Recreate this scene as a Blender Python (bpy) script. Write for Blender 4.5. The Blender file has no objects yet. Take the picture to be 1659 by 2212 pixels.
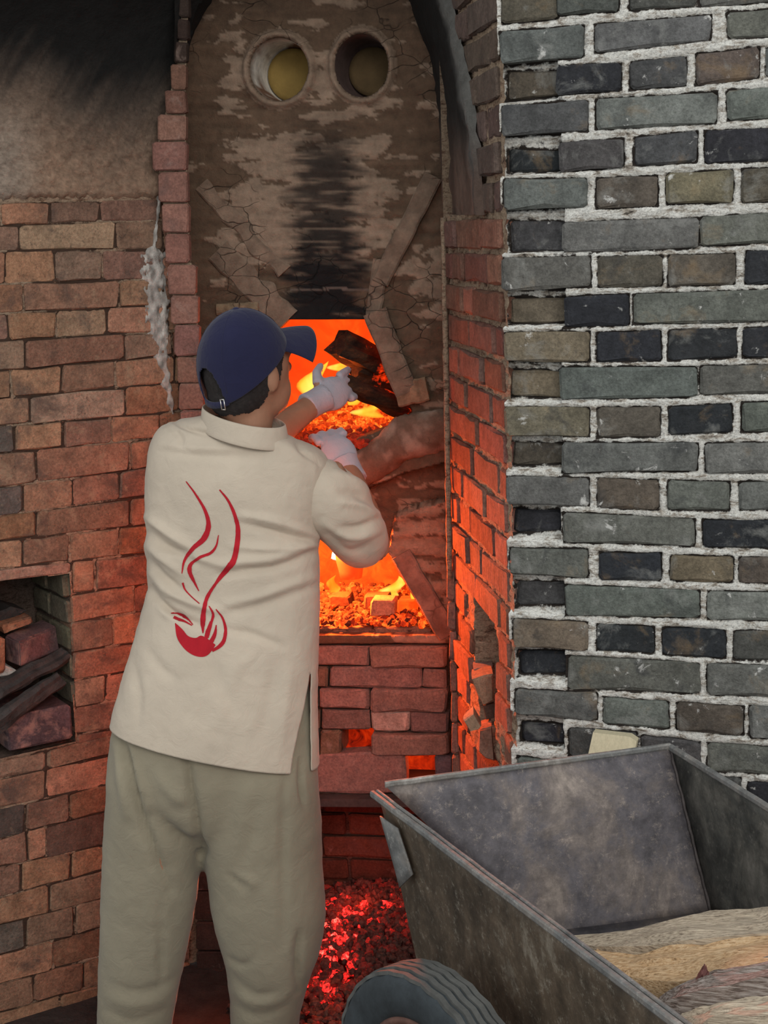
import bpy, bmesh, math, random
import numpy as np
from mathutils import Vector, Matrix, noise
from mathutils.bvhtree import BVHTree

random.seed(7)
SC = bpy.context.scene
COL = SC.collection
V = Vector
W_, H_ = 1659, 2212

# ------------------------------------------------------------------ camera
F_PX = 3200.0
CAM_Z = 1.6
PITCH = math.atan(604.0 / F_PX)
ROLL = 0.035
_f = V((0, math.cos(PITCH), -math.sin(PITCH)))
_r0 = V((1, 0, 0))
_u0 = V((0, math.sin(PITCH), math.cos(PITCH)))
CAM_R = _r0 * math.cos(ROLL) - _u0 * math.sin(ROLL)
CAM_U = _r0 * math.sin(ROLL) + _u0 * math.cos(ROLL)
CAM_F = _f
CAM_P = V((0, 0, CAM_Z))
cam_data = bpy.data.cameras.new('camera')
cam_data.sensor_fit = 'VERTICAL'
cam_data.sensor_height = 36.0
cam_data.lens = F_PX / H_ * 36.0
cam_data.clip_start = 0.05
cam = bpy.data.objects.new('camera', cam_data)
COL.objects.link(cam)
m = Matrix.Identity(4)
for i in range(3):
    m[i][0] = CAM_R[i]; m[i][1] = CAM_U[i]; m[i][2] = -CAM_F[i]; m[i][3] = CAM_P[i]
cam.matrix_world = m
SC.camera = cam

# ------------------------------------------------------------------ world, lights, exposure
world = bpy.data.worlds.new('overcast_sky')
SC.world = world
world.use_nodes = True
wn = world.node_tree.nodes
wl = world.node_tree.links
wn.clear()
w_out = wn.new('ShaderNodeOutputWorld')
w_bg = wn.new('ShaderNodeBackground')
w_bg.inputs['Color'].default_value = (0.93, 0.98, 1.0, 1)
w_bg.inputs['Strength'].default_value = 0.62
wl.new(w_bg.outputs[0], w_out.inputs[0])

def area_light(name, loc, target, size, energy, color):
    d = bpy.data.lights.new(name, 'AREA')
    d.shape = 'RECTANGLE'; d.size = size[0]; d.size_y = size[1]
    d.energy = energy; d.color = color
    o = bpy.data.objects.new(name, d)
    COL.objects.link(o)
    o.location = loc
    o.rotation_euler = (V(target) - V(loc)).to_track_quat('-Z', 'Y').to_euler()
    return o
def point_light(name, loc, energy, color, radius=0.05):
    d = bpy.data.lights.new(name, 'POINT')
    d.energy = energy; d.color = color; d.shadow_soft_size = radius
    o = bpy.data.objects.new(name, d)
    COL.objects.link(o); o.location = loc
    return o
area_light('daylight', (1.1, -2.2, 3.6), (0.0, 3.2, 0.9), (3.0, 2.2), 95, (1.0, 0.97, 0.92))

SC.view_settings.view_transform = 'Standard'
SC.view_settings.look = 'None'
SC.view_settings.gamma = 1.0
SC.view_settings.use_curve_mapping = False
SC.view_settings.exposure = 0.55

# ------------------------------------------------------------------ geometry helpers
def ray(px, py):
    return (CAM_F + CAM_R * ((px - W_ / 2) / F_PX) - CAM_U * ((py - H_ / 2) / F_PX))
def P(px, py, Y):
    """the world point seen at photo pixel (px, py) that stands Y metres ahead"""
    d = ray(px, py)
    return CAM_P + d * (Y / d.y)
def PZ(px, py, z):
    d = ray(px, py)
    return CAM_P + d * ((z - CAM_Z) / d.z)
def project(p):
    q = V(p) - CAM_P
    k = F_PX / q.dot(CAM_F)
    return W_ / 2 + q.dot(CAM_R) * k, H_ / 2 - q.dot(CAM_U) * k

class Plane:
    def __init__(self, O, yaw=None, u=None):
        self.O = V((O[0], O[1], 0))
        self.u = V(u) if u is not None else V((math.sin(yaw), math.cos(yaw), 0))
        self.u.z = 0; self.u.normalize()
        self.n = V((self.u.y, -self.u.x, 0))
    def hit(self, px, py):
        d = ray(px, py)
        t = (self.O - CAM_P).dot(self.n) / d.dot(self.n)
        return CAM_P + d * t
    def ab(self, px, py):
        p = self.hit(px, py)
        return ((p - self.O).dot(self.u), p.z)
    def pt(self, a, b, off=0.0):
        return self.O + self.u * a + V((0, 0, b)) + self.n * off
    def px(self, px, py, off=0.0):
        return self.hit(px, py) + self.n * off

R = math.radians
gO = P(1093, 700, 2.88)
GREY = Plane(gO, yaw=R(180 - 69.2))
jI = P(965, 700, 3.47)
JAMB = Plane(gO, u=gO - jI)
KILN = Plane(P(690, 1000, 3.75), yaw=R(100))
LEFT = Plane(P(0, 1000, 3.45), yaw=R(57))
STRIP = Plane(P(385, 600, 3.64), yaw=R(98))
PIT_Z = -0.30

def mesh_obj(name, verts, faces, mat=None, parent=None, smooth=False, color=None):
    me = bpy.data.meshes.new(name)
    me.from_pydata([tuple(v) for v in verts], [], faces)
    me.update()
    if smooth:
        me.polygons.foreach_set('use_smooth', [True] * len(me.polygons))
    o = bpy.data.objects.new(name, me)
    COL.objects.link(o)
    if mat is not None: me.materials.append(mat)
    if parent is not None: o.parent = parent
    if color is not None: o.color = (*color, 1)
    return o
def tag(o, label=None, cat=None, group=None, kind=None):
    if label: o['label'] = label
    if cat: o['category'] = cat
    if group: o['group'] = group
    if kind: o['kind'] = kind
    return o
def empty(name, loc=(0, 0, 0)):
    o = bpy.data.objects.new(name, None)
    o.empty_display_size = 0.05
    COL.objects.link(o); o.location = loc
    return o
def adopt(o, parent):
    """parent while keeping world-space vertices"""
    o.parent = parent
    o.matrix_parent_inverse = Matrix.Translation(-V(parent.location))
    return o
def set_attr(o, name, cols):
    at = o.data.attributes.new(name, 'FLOAT_COLOR', 'POINT')
    at.data.foreach_set('color', np.asarray(cols, dtype=np.float32).ravel())
def n3(p, s, seed=0.0):
    return noise.noise(V((p[0] * s + seed, p[1] * s + seed * 1.7, p[2] * s - seed)))
def fbm(p, s, octv=4, seed=0.0):
    return noise.fractal(V((p[0] * s + seed, p[1] * s + seed * 1.7, p[2] * s - seed)), 1.0, 2.1, octv)
def sstep(e0, e1, x):
    t = min(1.0, max(0.0, (x - e0) / (e1 - e0)))
    return t * t * (3 - 2 * t)
def inpoly(x, y, poly):
    c = False
    j = len(poly) - 1
    for i in range(len(poly)):
        xi, yi = poly[i]; xj, yj = poly[j]
        if (yi > y) != (yj > y) and x < (xj - xi) * (y - yi) / (yj - yi) + xi:
            c = not c
        j = i
    return c
def nearest_on_poly(x, y, poly):
    best = None
    for i in range(len(poly)):
        x0, y0 = poly[i]; x1, y1 = poly[(i + 1) % len(poly)]
        dx, dy = x1 - x0, y1 - y0
        t = max(0, min(1, ((x - x0) * dx + (y - y0) * dy) / (dx * dx + dy * dy + 1e-9)))
        qx, qy = x0 + t * dx, y0 + t * dy
        d = math.hypot(x - qx, y - qy)
        if best is None or d < best[0]: best = (d, qx, qy)
    return best
def interp(x, pts):
    if x <= pts[0][0]: return pts[0][1]
    for (x0, y0), (x1, y1) in zip(pts, pts[1:]):
        if x <= x1: return y0 + (y1 - y0) * (x - x0) / (x1 - x0)
    return pts[-1][1]

class MB:
    def __init__(self): self.v = []; self.f = []
    def add(self, verts, faces):
        k = len(self.v)
        self.v += [V(q) for q in verts]
        self.f += [tuple(i + k for i in fc) for fc in faces]
        return self
    def box(self, c, ax, ay, az):
        """centre and three half-axis vectors"""
        c, ax, ay, az = V(c), V(ax), V(ay), V(az)
        vs = [c + ax * i + ay * j + az * k for i in (-1, 1) for j in (-1, 1) for k in (-1, 1)]
        return self.add(vs, [(0, 1, 3, 2), (4, 6, 7, 5), (0, 4, 5, 1), (2, 3, 7, 6), (0, 2, 6, 4), (1, 5, 7, 3)])
    def tube(self, pts, rad, seg=16, caps=True, flat=None):
        pts = [V(q) for q in pts]
        n = len(pts); rings = []
        if not hasattr(rad, '__len__'): rad = [rad] * n
        prev = None
        for i, q in enumerate(pts):
            t = (pts[min(i + 1, n - 1)] - pts[max(i - 1, 0)]).normalized()
            if prev is None:
                a = V((0, 0, 1)) if abs(t.z) < 0.9 else V((1, 0, 0))
                x = t.cross(a).normalized()
            else:
                x = (prev - t * prev.dot(t)).normalized()
            prev = x
            y = t.cross(x)
            ra = rad[i] if hasattr(rad[i], '__len__') else (rad[i], rad[i])
            rings.append([q + x * math.cos(2 * math.pi * k / seg) * ra[0] + y * math.sin(2 * math.pi * k / seg) * ra[1] for k in range(seg)])
        return self.loft(rings, caps)
    def loft(self, rings, caps=True, closed=True):
        k0 = len(self.v); seg = len(rings[0])
        for r_ in rings: self.v += [V(q) for q in r_]
        for i in range(len(rings) - 1):
            for k in range(seg if closed else seg - 1):
                k2 = (k + 1) % seg
                self.f.append((k0 + i * seg + k, k0 + i * seg + k2, k0 + (i + 1) * seg + k2, k0 + (i + 1) * seg + k))
        if caps:
            self.f.append(tuple(k0 + k for k in reversed(range(seg))))
            self.f.append(tuple(k0 + (len(rings) - 1) * seg + k for k in range(seg)))
        return self
    def ellipsoid(self, c, ax, ay, az, seg=20, rings=12):
        c, ax, ay, az = V(c), V(ax), V(ay), V(az)
        k0 = len(self.v)
        self.v.append(c - az)
        for i in range(1, rings):
            th = -math.pi / 2 + math.pi * i / rings
            for k in range(seg):
                ph = 2 * math.pi * k / seg
                self.v.append(c + ax * math.cos(th) * math.cos(ph) + ay * math.cos(th) * math.sin(ph) + az * math.sin(th))
        self.v.append(c + az)
        last = len(self.v) - 1
        for k in range(seg):
            k2 = (k + 1) % seg
            self.f.append((k0, k0 + 1 + k2, k0 + 1 + k))
            for i in range(rings - 2):
                a = k0 + 1 + i * seg
                self.f.append((a + k, a + k2, a + seg + k2, a + seg + k))
            a = k0 + 1 + (rings - 2) * seg
            self.f.append((a + k, a + k2, last))
        return self
    def build(self, name, mat, parent=None, smooth=False, color=None):
        return mesh_obj(name, self.v, self.f, mat, parent, smooth, color)

def spline(pts, n):
    """Catmull-Rom through tuples"""
    pts = [np.array(p, dtype=float) for p in pts]
    ext = [2 * pts[0] - pts[1]] + pts + [2 * pts[-1] - pts[-2]]
    out = []
    segs = len(pts) - 1
    for i in range(n):
        t = i / (n - 1) * segs
        s = min(int(t), segs - 1); t -= s
        p0, p1, p2, p3 = ext[s:s + 4]
        out.append(0.5 * ((2 * p1) + (-p0 + p2) * t + (2 * p0 - 5 * p1 + 4 * p2 - p3) * t * t + (-p0 + 3 * p1 - 3 * p2 + p3) * t ** 3))
    return out

def evaluate(o, mods):
    for typ, kw in mods:
        md = o.modifiers.new(typ, typ)
        for k, v in kw.items(): setattr(md, k, v)
    dg = bpy.context.evaluated_depsgraph_get()
    dg.update()
    me = bpy.data.meshes.new_from_object(o.evaluated_get(dg))
    o.modifiers.clear()
    old = o.data
    o.data = me
    bpy.data.meshes.remove(old)
    me.polygons.foreach_set('use_smooth', [True] * len(me.polygons))
    return o

# ------------------------------------------------------------------ materials
class NT:
    def __init__(self, name):
        self.m = bpy.data.materials.new(name)
        self.m.use_nodes = True
        self.t = self.m.node_tree
        self.t.nodes.clear()
        self.out = self.t.nodes.new('ShaderNodeOutputMaterial')
        self.b = self.t.nodes.new('ShaderNodeBsdfPrincipled')
        self.t.links.new(self.b.outputs[0], self.out.inputs[0])
        self.tc = self.t.nodes.new('ShaderNodeTexCoord')
        self.b.inputs['Roughness'].default_value = 0.9
        self.b.inputs['Specular IOR Level'].default_value = 0.25
    def n(self, typ, **kw):
        nd = self.t.nodes.new(typ)
        for k, v in kw.items(): setattr(nd, k, v)
        return nd
    def link(self, a, b): self.t.links.new(a, b)
    def noise(self, scale, detail=5, rough=0.6, stretch=None, dist=0.0, coord='Object'):
        src = self.tc.outputs[coord]
        if stretch is not None:
            mp = self.n('ShaderNodeMapping')
            mp.inputs['Scale'].default_value = stretch
            self.link(src, mp.inputs[0]); src = mp.outputs[0]
        nd = self.n('ShaderNodeTexNoise')
        nd.inputs['Scale'].default_value = scale
        nd.inputs['Detail'].default_value = detail
        nd.inputs['Roughness'].default_value = rough
        nd.inputs['Distortion'].default_value = dist
        self.link(src, nd.inputs['Vector'])
        return nd.outputs['Fac']
    def ramp(self, src, stops):
        nd = self.n('ShaderNodeValToRGB')
        el = nd.color_ramp.elements
        while len(el) < len(stops): el.new(0.5)
        for e, (p, c) in zip(el, stops):
            e.position = p
            e.color = (*c, 1) if hasattr(c, '__len__') else (c, c, c, 1)
        self.link(src, nd.inputs[0])
        return nd.outputs[0]
    def mix(self, fac, a, b, mode='MIX'):
        nd = self.n('ShaderNodeMix', data_type='RGBA', blend_type=mode)
        for sock, v in ((nd.inputs[0], fac), (nd.inputs[6], a), (nd.inputs[7], b)):
            if hasattr(v, 'is_linked') or isinstance(v, bpy.types.NodeSocket): self.link(v, sock)
            elif hasattr(v, '__len__'): sock.default_value = (*v[:3], 1)
            else: sock.default_value = v if sock.type == 'VALUE' else (v, v, v, 1)
        return nd.outputs[2]
    def math(self, op, a, b=0.5):
        nd = self.n('ShaderNodeMath', operation=op)
        for sock, v in ((nd.inputs[0], a), (nd.inputs[1], b)):
            if isinstance(v, bpy.types.NodeSocket): self.link(v, sock)
            else: sock.default_value = v
        return nd.outputs[0]
    def bump(self, h, strength=0.5, dist=0.01, prev=None):
        nd = self.n('ShaderNodeBump')
        nd.inputs['Strength'].default_value = strength
        nd.inputs['Distance'].default_value = dist
        self.link(h, nd.inputs['Height'])
        if prev is not None: self.link(prev, nd.inputs['Normal'])
        self.link(nd.outputs[0], self.b.inputs['Normal'])
        return nd.outputs[0]
    def base(self, c):
        if isinstance(c, bpy.types.NodeSocket): self.link(c, self.b.inputs['Base Color'])
        else: self.b.inputs['Base Color'].default_value = (*c, 1)
    def attr(self, name):
        nd = self.n('ShaderNodeAttribute'); nd.attribute_name = name
        return nd.outputs['Color']

def mat_brick(name, stains, bump=0.6, var=(0.62, 1.3), streak=None):
    """colour of each brick comes from the object's own colour; mottling and stains on top"""
    t = NT(name)
    oi = t.n('ShaderNodeObjectInfo')
    c = t.mix(1.0, oi.outputs['Color'], t.ramp(t.noise(22, 6, 0.7), [(0.3, var[0]), (0.7, var[1])]), 'MULTIPLY')
    c = t.mix(1.0, c, t.ramp(t.noise(160, 4, 0.8), [(0.3, 0.6), (0.7, 1.32)]), 'MULTIPLY')
    for sc, lo, hi, col, amt in stains:
        f = t.ramp(t.noise(sc, 7, 0.68, dist=0.4), [(lo, 0.0), (hi, amt)])
        c = t.mix(f, c, col)
    t.base(c)
    b1 = t.bump(t.noise(60, 6, 0.7, streak), bump, 0.006 if streak is None else 0.016)
    t.bump(t.noise(320, 3, 0.7), bump * 0.6, 0.002, b1)
    return t.m
M = {}
M['grey_brick'] = mat_brick('grey_brick', [(11, 0.58, 0.72, (0.28, 0.185, 0.095), 0.38), (12, 0.55, 0.70, (0.30, 0.30, 0.28), 0.5), (13, 0.56, 0.68, (0.035, 0.036, 0.038), 0.6), (26, 0.63, 0.70, (0.62, 0.61, 0.58), 0.75)], bump=0.8)
M['red_brick'] = mat_brick('red_brick', [(9, 0.52, 0.68, (0.085, 0.06, 0.05), 0.8), (16, 0.58, 0.70, (0.40, 0.28, 0.18), 0.6), (60, 0.60, 0.70, (0.05, 0.035, 0.03), 0.7)], bump=0.9)
M['jamb_brick'] = mat_brick('jamb_brick', [(12, 0.58, 0.75, (0.08, 0.055, 0.05), 0.6), (26, 0.66, 0.76, (0.45, 0.36, 0.3), 0.5)], bump=1.0, streak=(1, 1, 0.22))
M['fire_brick'] = mat_brick('fire_brick', [(9, 0.55, 0.72, (0.10, 0.07, 0.065), 0.6), (14, 0.60, 0.72, (0.36, 0.26, 0.22), 0.5)], bump=0.5, var=(0.7, 1.2))

def mat_mortar(name, light, mid, dark, sc=55, streak=(0.6, 0.6, 1.7), groove=False):
    t = NT(name)
    nz = t.noise(sc, 7, 0.76, streak, 0.5)
    c = t.ramp(nz, [(0.30, dark), (0.41, mid), (0.50, light), (0.8, light)])
    c = t.mix(1.0, c, t.ramp(t.noise(210, 4, 0.8), [(0.32, 0.5), (0.55, 1.1)]), 'MULTIPLY')
    if groove:
        g = t.math('ADD', t.attr('joint'), t.math('MULTIPLY', t.math('SUBTRACT', t.noise(34, 5, 0.7), 0.5), 1.9))
        c = t.mix(t.ramp(g, [(0.22, 0.0), (0.42, 1.0)]), dark, c)
    t.base(c)
    t.bump(t.noise(70, 6, 0.75, streak), 1.0, 0.012)
    return t.m
M['white_mortar'] = mat_mortar('white_mortar', (0.90, 0.88, 0.82), (0.46, 0.40, 0.33), (0.035, 0.027, 0.022), groove=True)
M['earth_mortar'] = mat_mortar('earth_mortar', (0.44, 0.32, 0.22), (0.24, 0.145, 0.095), (0.025, 0.015, 0.012), 48)
M['wall_mortar'] = mat_mortar('wall_mortar', (0.46, 0.33, 0.23), (0.27, 0.165, 0.105), (0.085, 0.05, 0.034), 48, groove=True)
M['dark_mortar'] = mat_mortar('dark_mortar', (0.16, 0.11, 0.085), (0.09, 0.06, 0.045), (0.03, 0.02, 0.016))

def mat_attr(name, bumps=((45, 0.6, 0.008),), crack=0.0, rough=0.92, tint=40):
    t = NT(name)
    c = t.mix(1.0, t.attr('tone'), t.ramp(t.noise(tint, 6, 0.72), [(0.28, 0.68), (0.72, 1.26)]), 'MULTIPLY')
    prev = None
    if crack > 0:
        mp = t.n('ShaderNodeMapping'); mp.inputs['Scale'].default_value = (1, 1, 1.5)
        t.link(t.tc.outputs['Object'], mp.inputs[0])
        nz = t.n('ShaderNodeTexNoise'); nz.inputs['Scale'].default_value = 12
        t.link(mp.outputs[0], nz.inputs['Vector'])
        ad = t.n('ShaderNodeVectorMath', operation='MULTIPLY_ADD')
        t.link(nz.outputs['Color'], ad.inputs[0]); ad.inputs[1].default_value = (0.06, 0.06, 0.06)
        t.link(mp.outputs[0], ad.inputs[2])
        vo = t.n('ShaderNodeTexVoronoi', feature='DISTANCE_TO_EDGE'); vo.inputs['Scale'].default_value = 13
        t.link(ad.outputs[0], vo.inputs['Vector'])
        cr = t.ramp(vo.outputs['Distance'], [(0.0, 0.15), (0.018, 1.0)])
        sel = t.ramp(t.noise(5, 3), [(0.50, 0.0), (0.62, 1.0)])
        crk = t.mix(sel, (1, 1, 1), cr)
        c = t.mix(1.0, c, t.mix(crack, (1, 1, 1), crk), 'MULTIPLY')
        prev = t.bump(crk, 0.7, 0.006)
    t.base(c)
    for s, st, d in bumps:
        prev = t.bump(t.noise(s, 6, 0.7), st, d, prev)
    t.b.inputs['Roughness'].default_value = rough
    return t.m
M['clay'] = mat_attr('clay', ((60, 0.6, 0.006), (240, 0.5, 0.002)), crack=0.85)
M['plaster'] = mat_attr('plaster', ((40, 0.7, 0.010), (170, 0.6, 0.003)))

def mat_plain(name, col, rough=0.9, bumps=((60, 0.4, 0.005),), var=(0.75, 1.2), sc=20, metal=0.0, stretch=None):
    t = NT(name)
    t.base(t.mix(1.0, col, t.ramp(t.noise(sc, 6, 0.7, stretch), [(0.3, var[0]), (0.7, var[1])]), 'MULTIPLY'))
    t.b.inputs['Roughness'].default_value = rough
    t.b.inputs['Metallic'].default_value = metal
    prev = None
    for s, st, d in bumps: prev = t.bump(t.noise(s, 6, 0.7, stretch), st, d, prev)
    return t.m
def mat_emit(name, stops, strength, scale=14, detail=5, coord='Object', stretch=None):
    """incandescent surface; its own glow colour varies with heat"""
    t = NT(name)
    c = t.ramp(t.noise(scale, detail, 0.65, stretch, 0.6, coord), stops)
    t.base((0.02, 0.012, 0.01))
    t.link(c, t.b.inputs['Emission Color'])
    t.b.inputs['Emission Strength'].default_value = strength
    return t.m
M['hot_wall_upper'] = mat_emit('hot_wall_upper', [(0.25, (0.80, 0.032, 0.002)), (0.55, (1.0, 0.06, 0.004)), (0.85, (1.0, 0.16, 0.01))], 0.8, 7)
M['hot_wall_lower'] = mat_emit('hot_wall_lower', [(0.28, (0.55, 0.025, 0.001)), (0.48, (1.0, 0.06, 0.003)), (0.75, (1.0, 0.15, 0.008))], 0.85, 26)
M['hot_red'] = mat_emit('hot_red', [(0.38, (0.04, 0.001, 0.0005)), (0.55, (0.45, 0.015, 0.001)), (0.8, (1.0, 0.06, 0.004))], 0.6, 22)
def mat_flame(name, stops, strength):
    """burning gas: bright in the middle, thinning to nothing at its edge"""
    t = NT(name)
    c = t.ramp(t.noise(16, 3, 0.5, (1, 1, 0.4)), stops)
    em = t.n('ShaderNodeEmission'); t.link(c, em.inputs[0]); em.inputs[1].default_value = strength
    tr = t.n('ShaderNodeBsdfTransparent')
    lw = t.n('ShaderNodeLayerWeight'); lw.inputs[0].default_value = 0.5
    mx = t.n('ShaderNodeMixShader')
    t.link(t.ramp(lw.outputs['Facing'], [(0.05, 0.12), (0.62, 1.0)]), mx.inputs[0])
    t.link(em.outputs[0], mx.inputs[1]); t.link(tr.outputs[0], mx.inputs[2])
    t.link(mx.outputs[0], t.out.inputs[0])
    return t.m
M['flame'] = mat_flame('flame', [(0.3, (1.0, 0.16, 0.006)), (0.5, (1.0, 0.42, 0.03)), (0.75, (1.0, 0.72, 0.15))], 1.2)
M['white_flame'] = mat_flame('white_flame', [(0.3, (1.0, 0.75, 0.3)), (0.6, (1.0, 0.93, 0.75))], 5.0)
def mat_ember():
    t = NT('ember')
    h = t.attr('ember_glow')
    f = t.math('MULTIPLY', h, t.ramp(t.noise(70, 6, 0.8), [(0.40, 0.0), (0.66, 1.0)]))
    c = t.ramp(f, [(0.0, (0, 0, 0)), (0.12, (0.05, 0.001, 0.0005)), (0.38, (0.8, 0.012, 0.010)), (0.75, (1.0, 0.09, 0.06))])
    t.base(t.ramp(t.noise(90, 4), [(0.35, (0.02, 0.014, 0.013)), (0.7, (0.13, 0.085, 0.07))]))
    t.link(c, t.b.inputs['Emission Color']); t.b.inputs['Emission Strength'].default_value = 3.6
    t.bump(t.noise(150, 4), 0.5, 0.003)
    return t.m
M['ember'] = mat_ember()
def mat_hot_ember():
    t = NT('hot_ember')
    h = t.attr('ember_glow')
    f = t.math('MULTIPLY', h, t.ramp(t.noise(90, 4, 0.7), [(0.3, 0.25), (0.62, 1.0)]))
    c = t.ramp(f, [(0.0, (0.02, 0, 0)), (0.2, (0.35, 0.012, 0.001)), (0.5, (1.0, 0.07, 0.004)), (0.85, (1.0, 0.3, 0.03))])
    t.base((0.025, 0.016, 0.013))
    t.link(c, t.b.inputs['Emission Color']); t.b.inputs['Emission Strength'].default_value = 0.8
    return t.m
M['hot_ember'] = mat_hot_ember()
M['char'] = mat_plain('char', (0.055, 0.032, 0.02), 0.85, ((90, 0.8, 0.006),), (0.5, 1.7), 30)
M['charcoal'] = mat_plain('charcoal', (0.035, 0.03, 0.028), 0.6, ((70, 0.8, 0.006),), (0.5, 1.8), 26)
M['iron'] = mat_plain('iron', (0.07, 0.06, 0.058), 0.6, ((80, 0.4, 0.003),), (0.6, 1.4), 30, 0.4)
M['ground'] = mat_plain('ground', (0.16, 0.13, 0.11), 0.95, ((30, 0.8, 0.02),), (0.6, 1.3), 9)
M['soot'] = mat_plain('soot', (0.02, 0.017, 0.015), 0.95)
# ================================================================== brick making
def brick(plane, quad, mat, parent, color, proud=0.0, depth=0.07, bev=0.005, wear=0.002, name='brick'):
    """quad = four (a, b) corners TL TR BR BL on the plane; a worn block with chamfered arrises"""
    TL, TR, BR, BL = [V((q[0], q[1])) for q in quad]
    ctr = (TL + TR + BR + BL) / 4
    def ring(shrink, j):
        out = []
        for A, B in ((TL, TR), (TR, BR), (BR, BL), (BL, TL)):
            L = (B - A).length
            c = min(0.0055, L * 0.14)
            for t in ((c / L, 0.5, 1 - c / L) if L > 0.1 else (c / L, 1 - c / L)):
                q = A.lerp(B, t)
                d = q - ctr
                q = q - V((math.copysign(min(shrink, abs(d.x)), d.x) if abs(d.x) > 1e-6 else 0,
                           math.copysign(min(shrink, abs(d.y)), d.y) if abs(d.y) > 1e-6 else 0))
                out.append(q + V((random.uniform(-j, j), random.uniform(-j, j))))
        return out
    r1 = ring(0.0, wear)
    k = len(r1)
    inner = [q + (ctr - q).normalized() * bev * random.uniform(0.7, 1.8) for q in r1]
    tl = [random.uniform(-wear, wear) for _ in range(3)]
    vs = [plane.pt(q.x, q.y, proud - depth) for q in r1]
    vs += [plane.pt(q.x, q.y, proud - bev * 1.1) for q in r1]
    vs += [plane.pt(q.x, q.y, proud + tl[0] + tl[1] * (q.x - ctr.x) * 8 + random.uniform(-0.0008, 0.0008)) for q in inner]
    fs = []
    for i in range(k):
        j = (i + 1) % k
        fs += [(i, j, k + j, k + i), (k + i, k + j, 2 * k + j, 2 * k + i)]
    fs.append(tuple(2 * k + i for i in range(k)))
    fs = [tuple(reversed(f)) for f in fs]
    return mesh_obj(name, vs, fs, mat, parent, False, color)
def jit(c, a=0.12):
    k = 1 + random.uniform(-a, a)
    return tuple(max(0.003, x * k * (1 + random.uniform(-0.05, 0.05))) for x in c)
def grid_plane(name, plane, a0, a1, b0, b1, step, offf, mat, parent=None, keep=None):
    na = int((a1 - a0) / step) + 2; nb = int((b1 - b0) / step) + 2
    vs = []; fs = []
    for j in range(nb):
        for i in range(na):
            a = a0 + (a1 - a0) * i / (na - 1); b = b0 + (b1 - b0) * j / (nb - 1)
            vs.append(plane.pt(a, b, offf(a, b)))
    for j in range(nb - 1):
        for i in range(na - 1):
            if keep:
                a = a0 + (a1 - a0) * (i + .5) / (na - 1); b = b0 + (b1 - b0) * (j + .5) / (nb - 1)
                if not keep(a, b): continue
            k = j * na + i
            fs.append((k, k + 1, k + na + 1, k + na))
    return mesh_obj(name, vs, fs, mat, parent, True)

# ================================================================== grey brick wall on the right
GC = {'g': (0.124, 0.127, 0.116), 'G': (0.159, 0.163, 0.151), 'd': (0.026, 0.028, 0.032), 'm': (0.073, 0.073, 0.071),
      'b': (0.100, 0.083, 0.066), 'o': (0.159, 0.132, 0.094)}
def c3(x, y): return (1060 + x / 2.765, y / 2.765)
def c4(x, y): return (1060 + x / 2.765, 700 + y / 2.765)
def c8(x, y): return (800 + x / 1.931, 1500 + y / 1.931)
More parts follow.
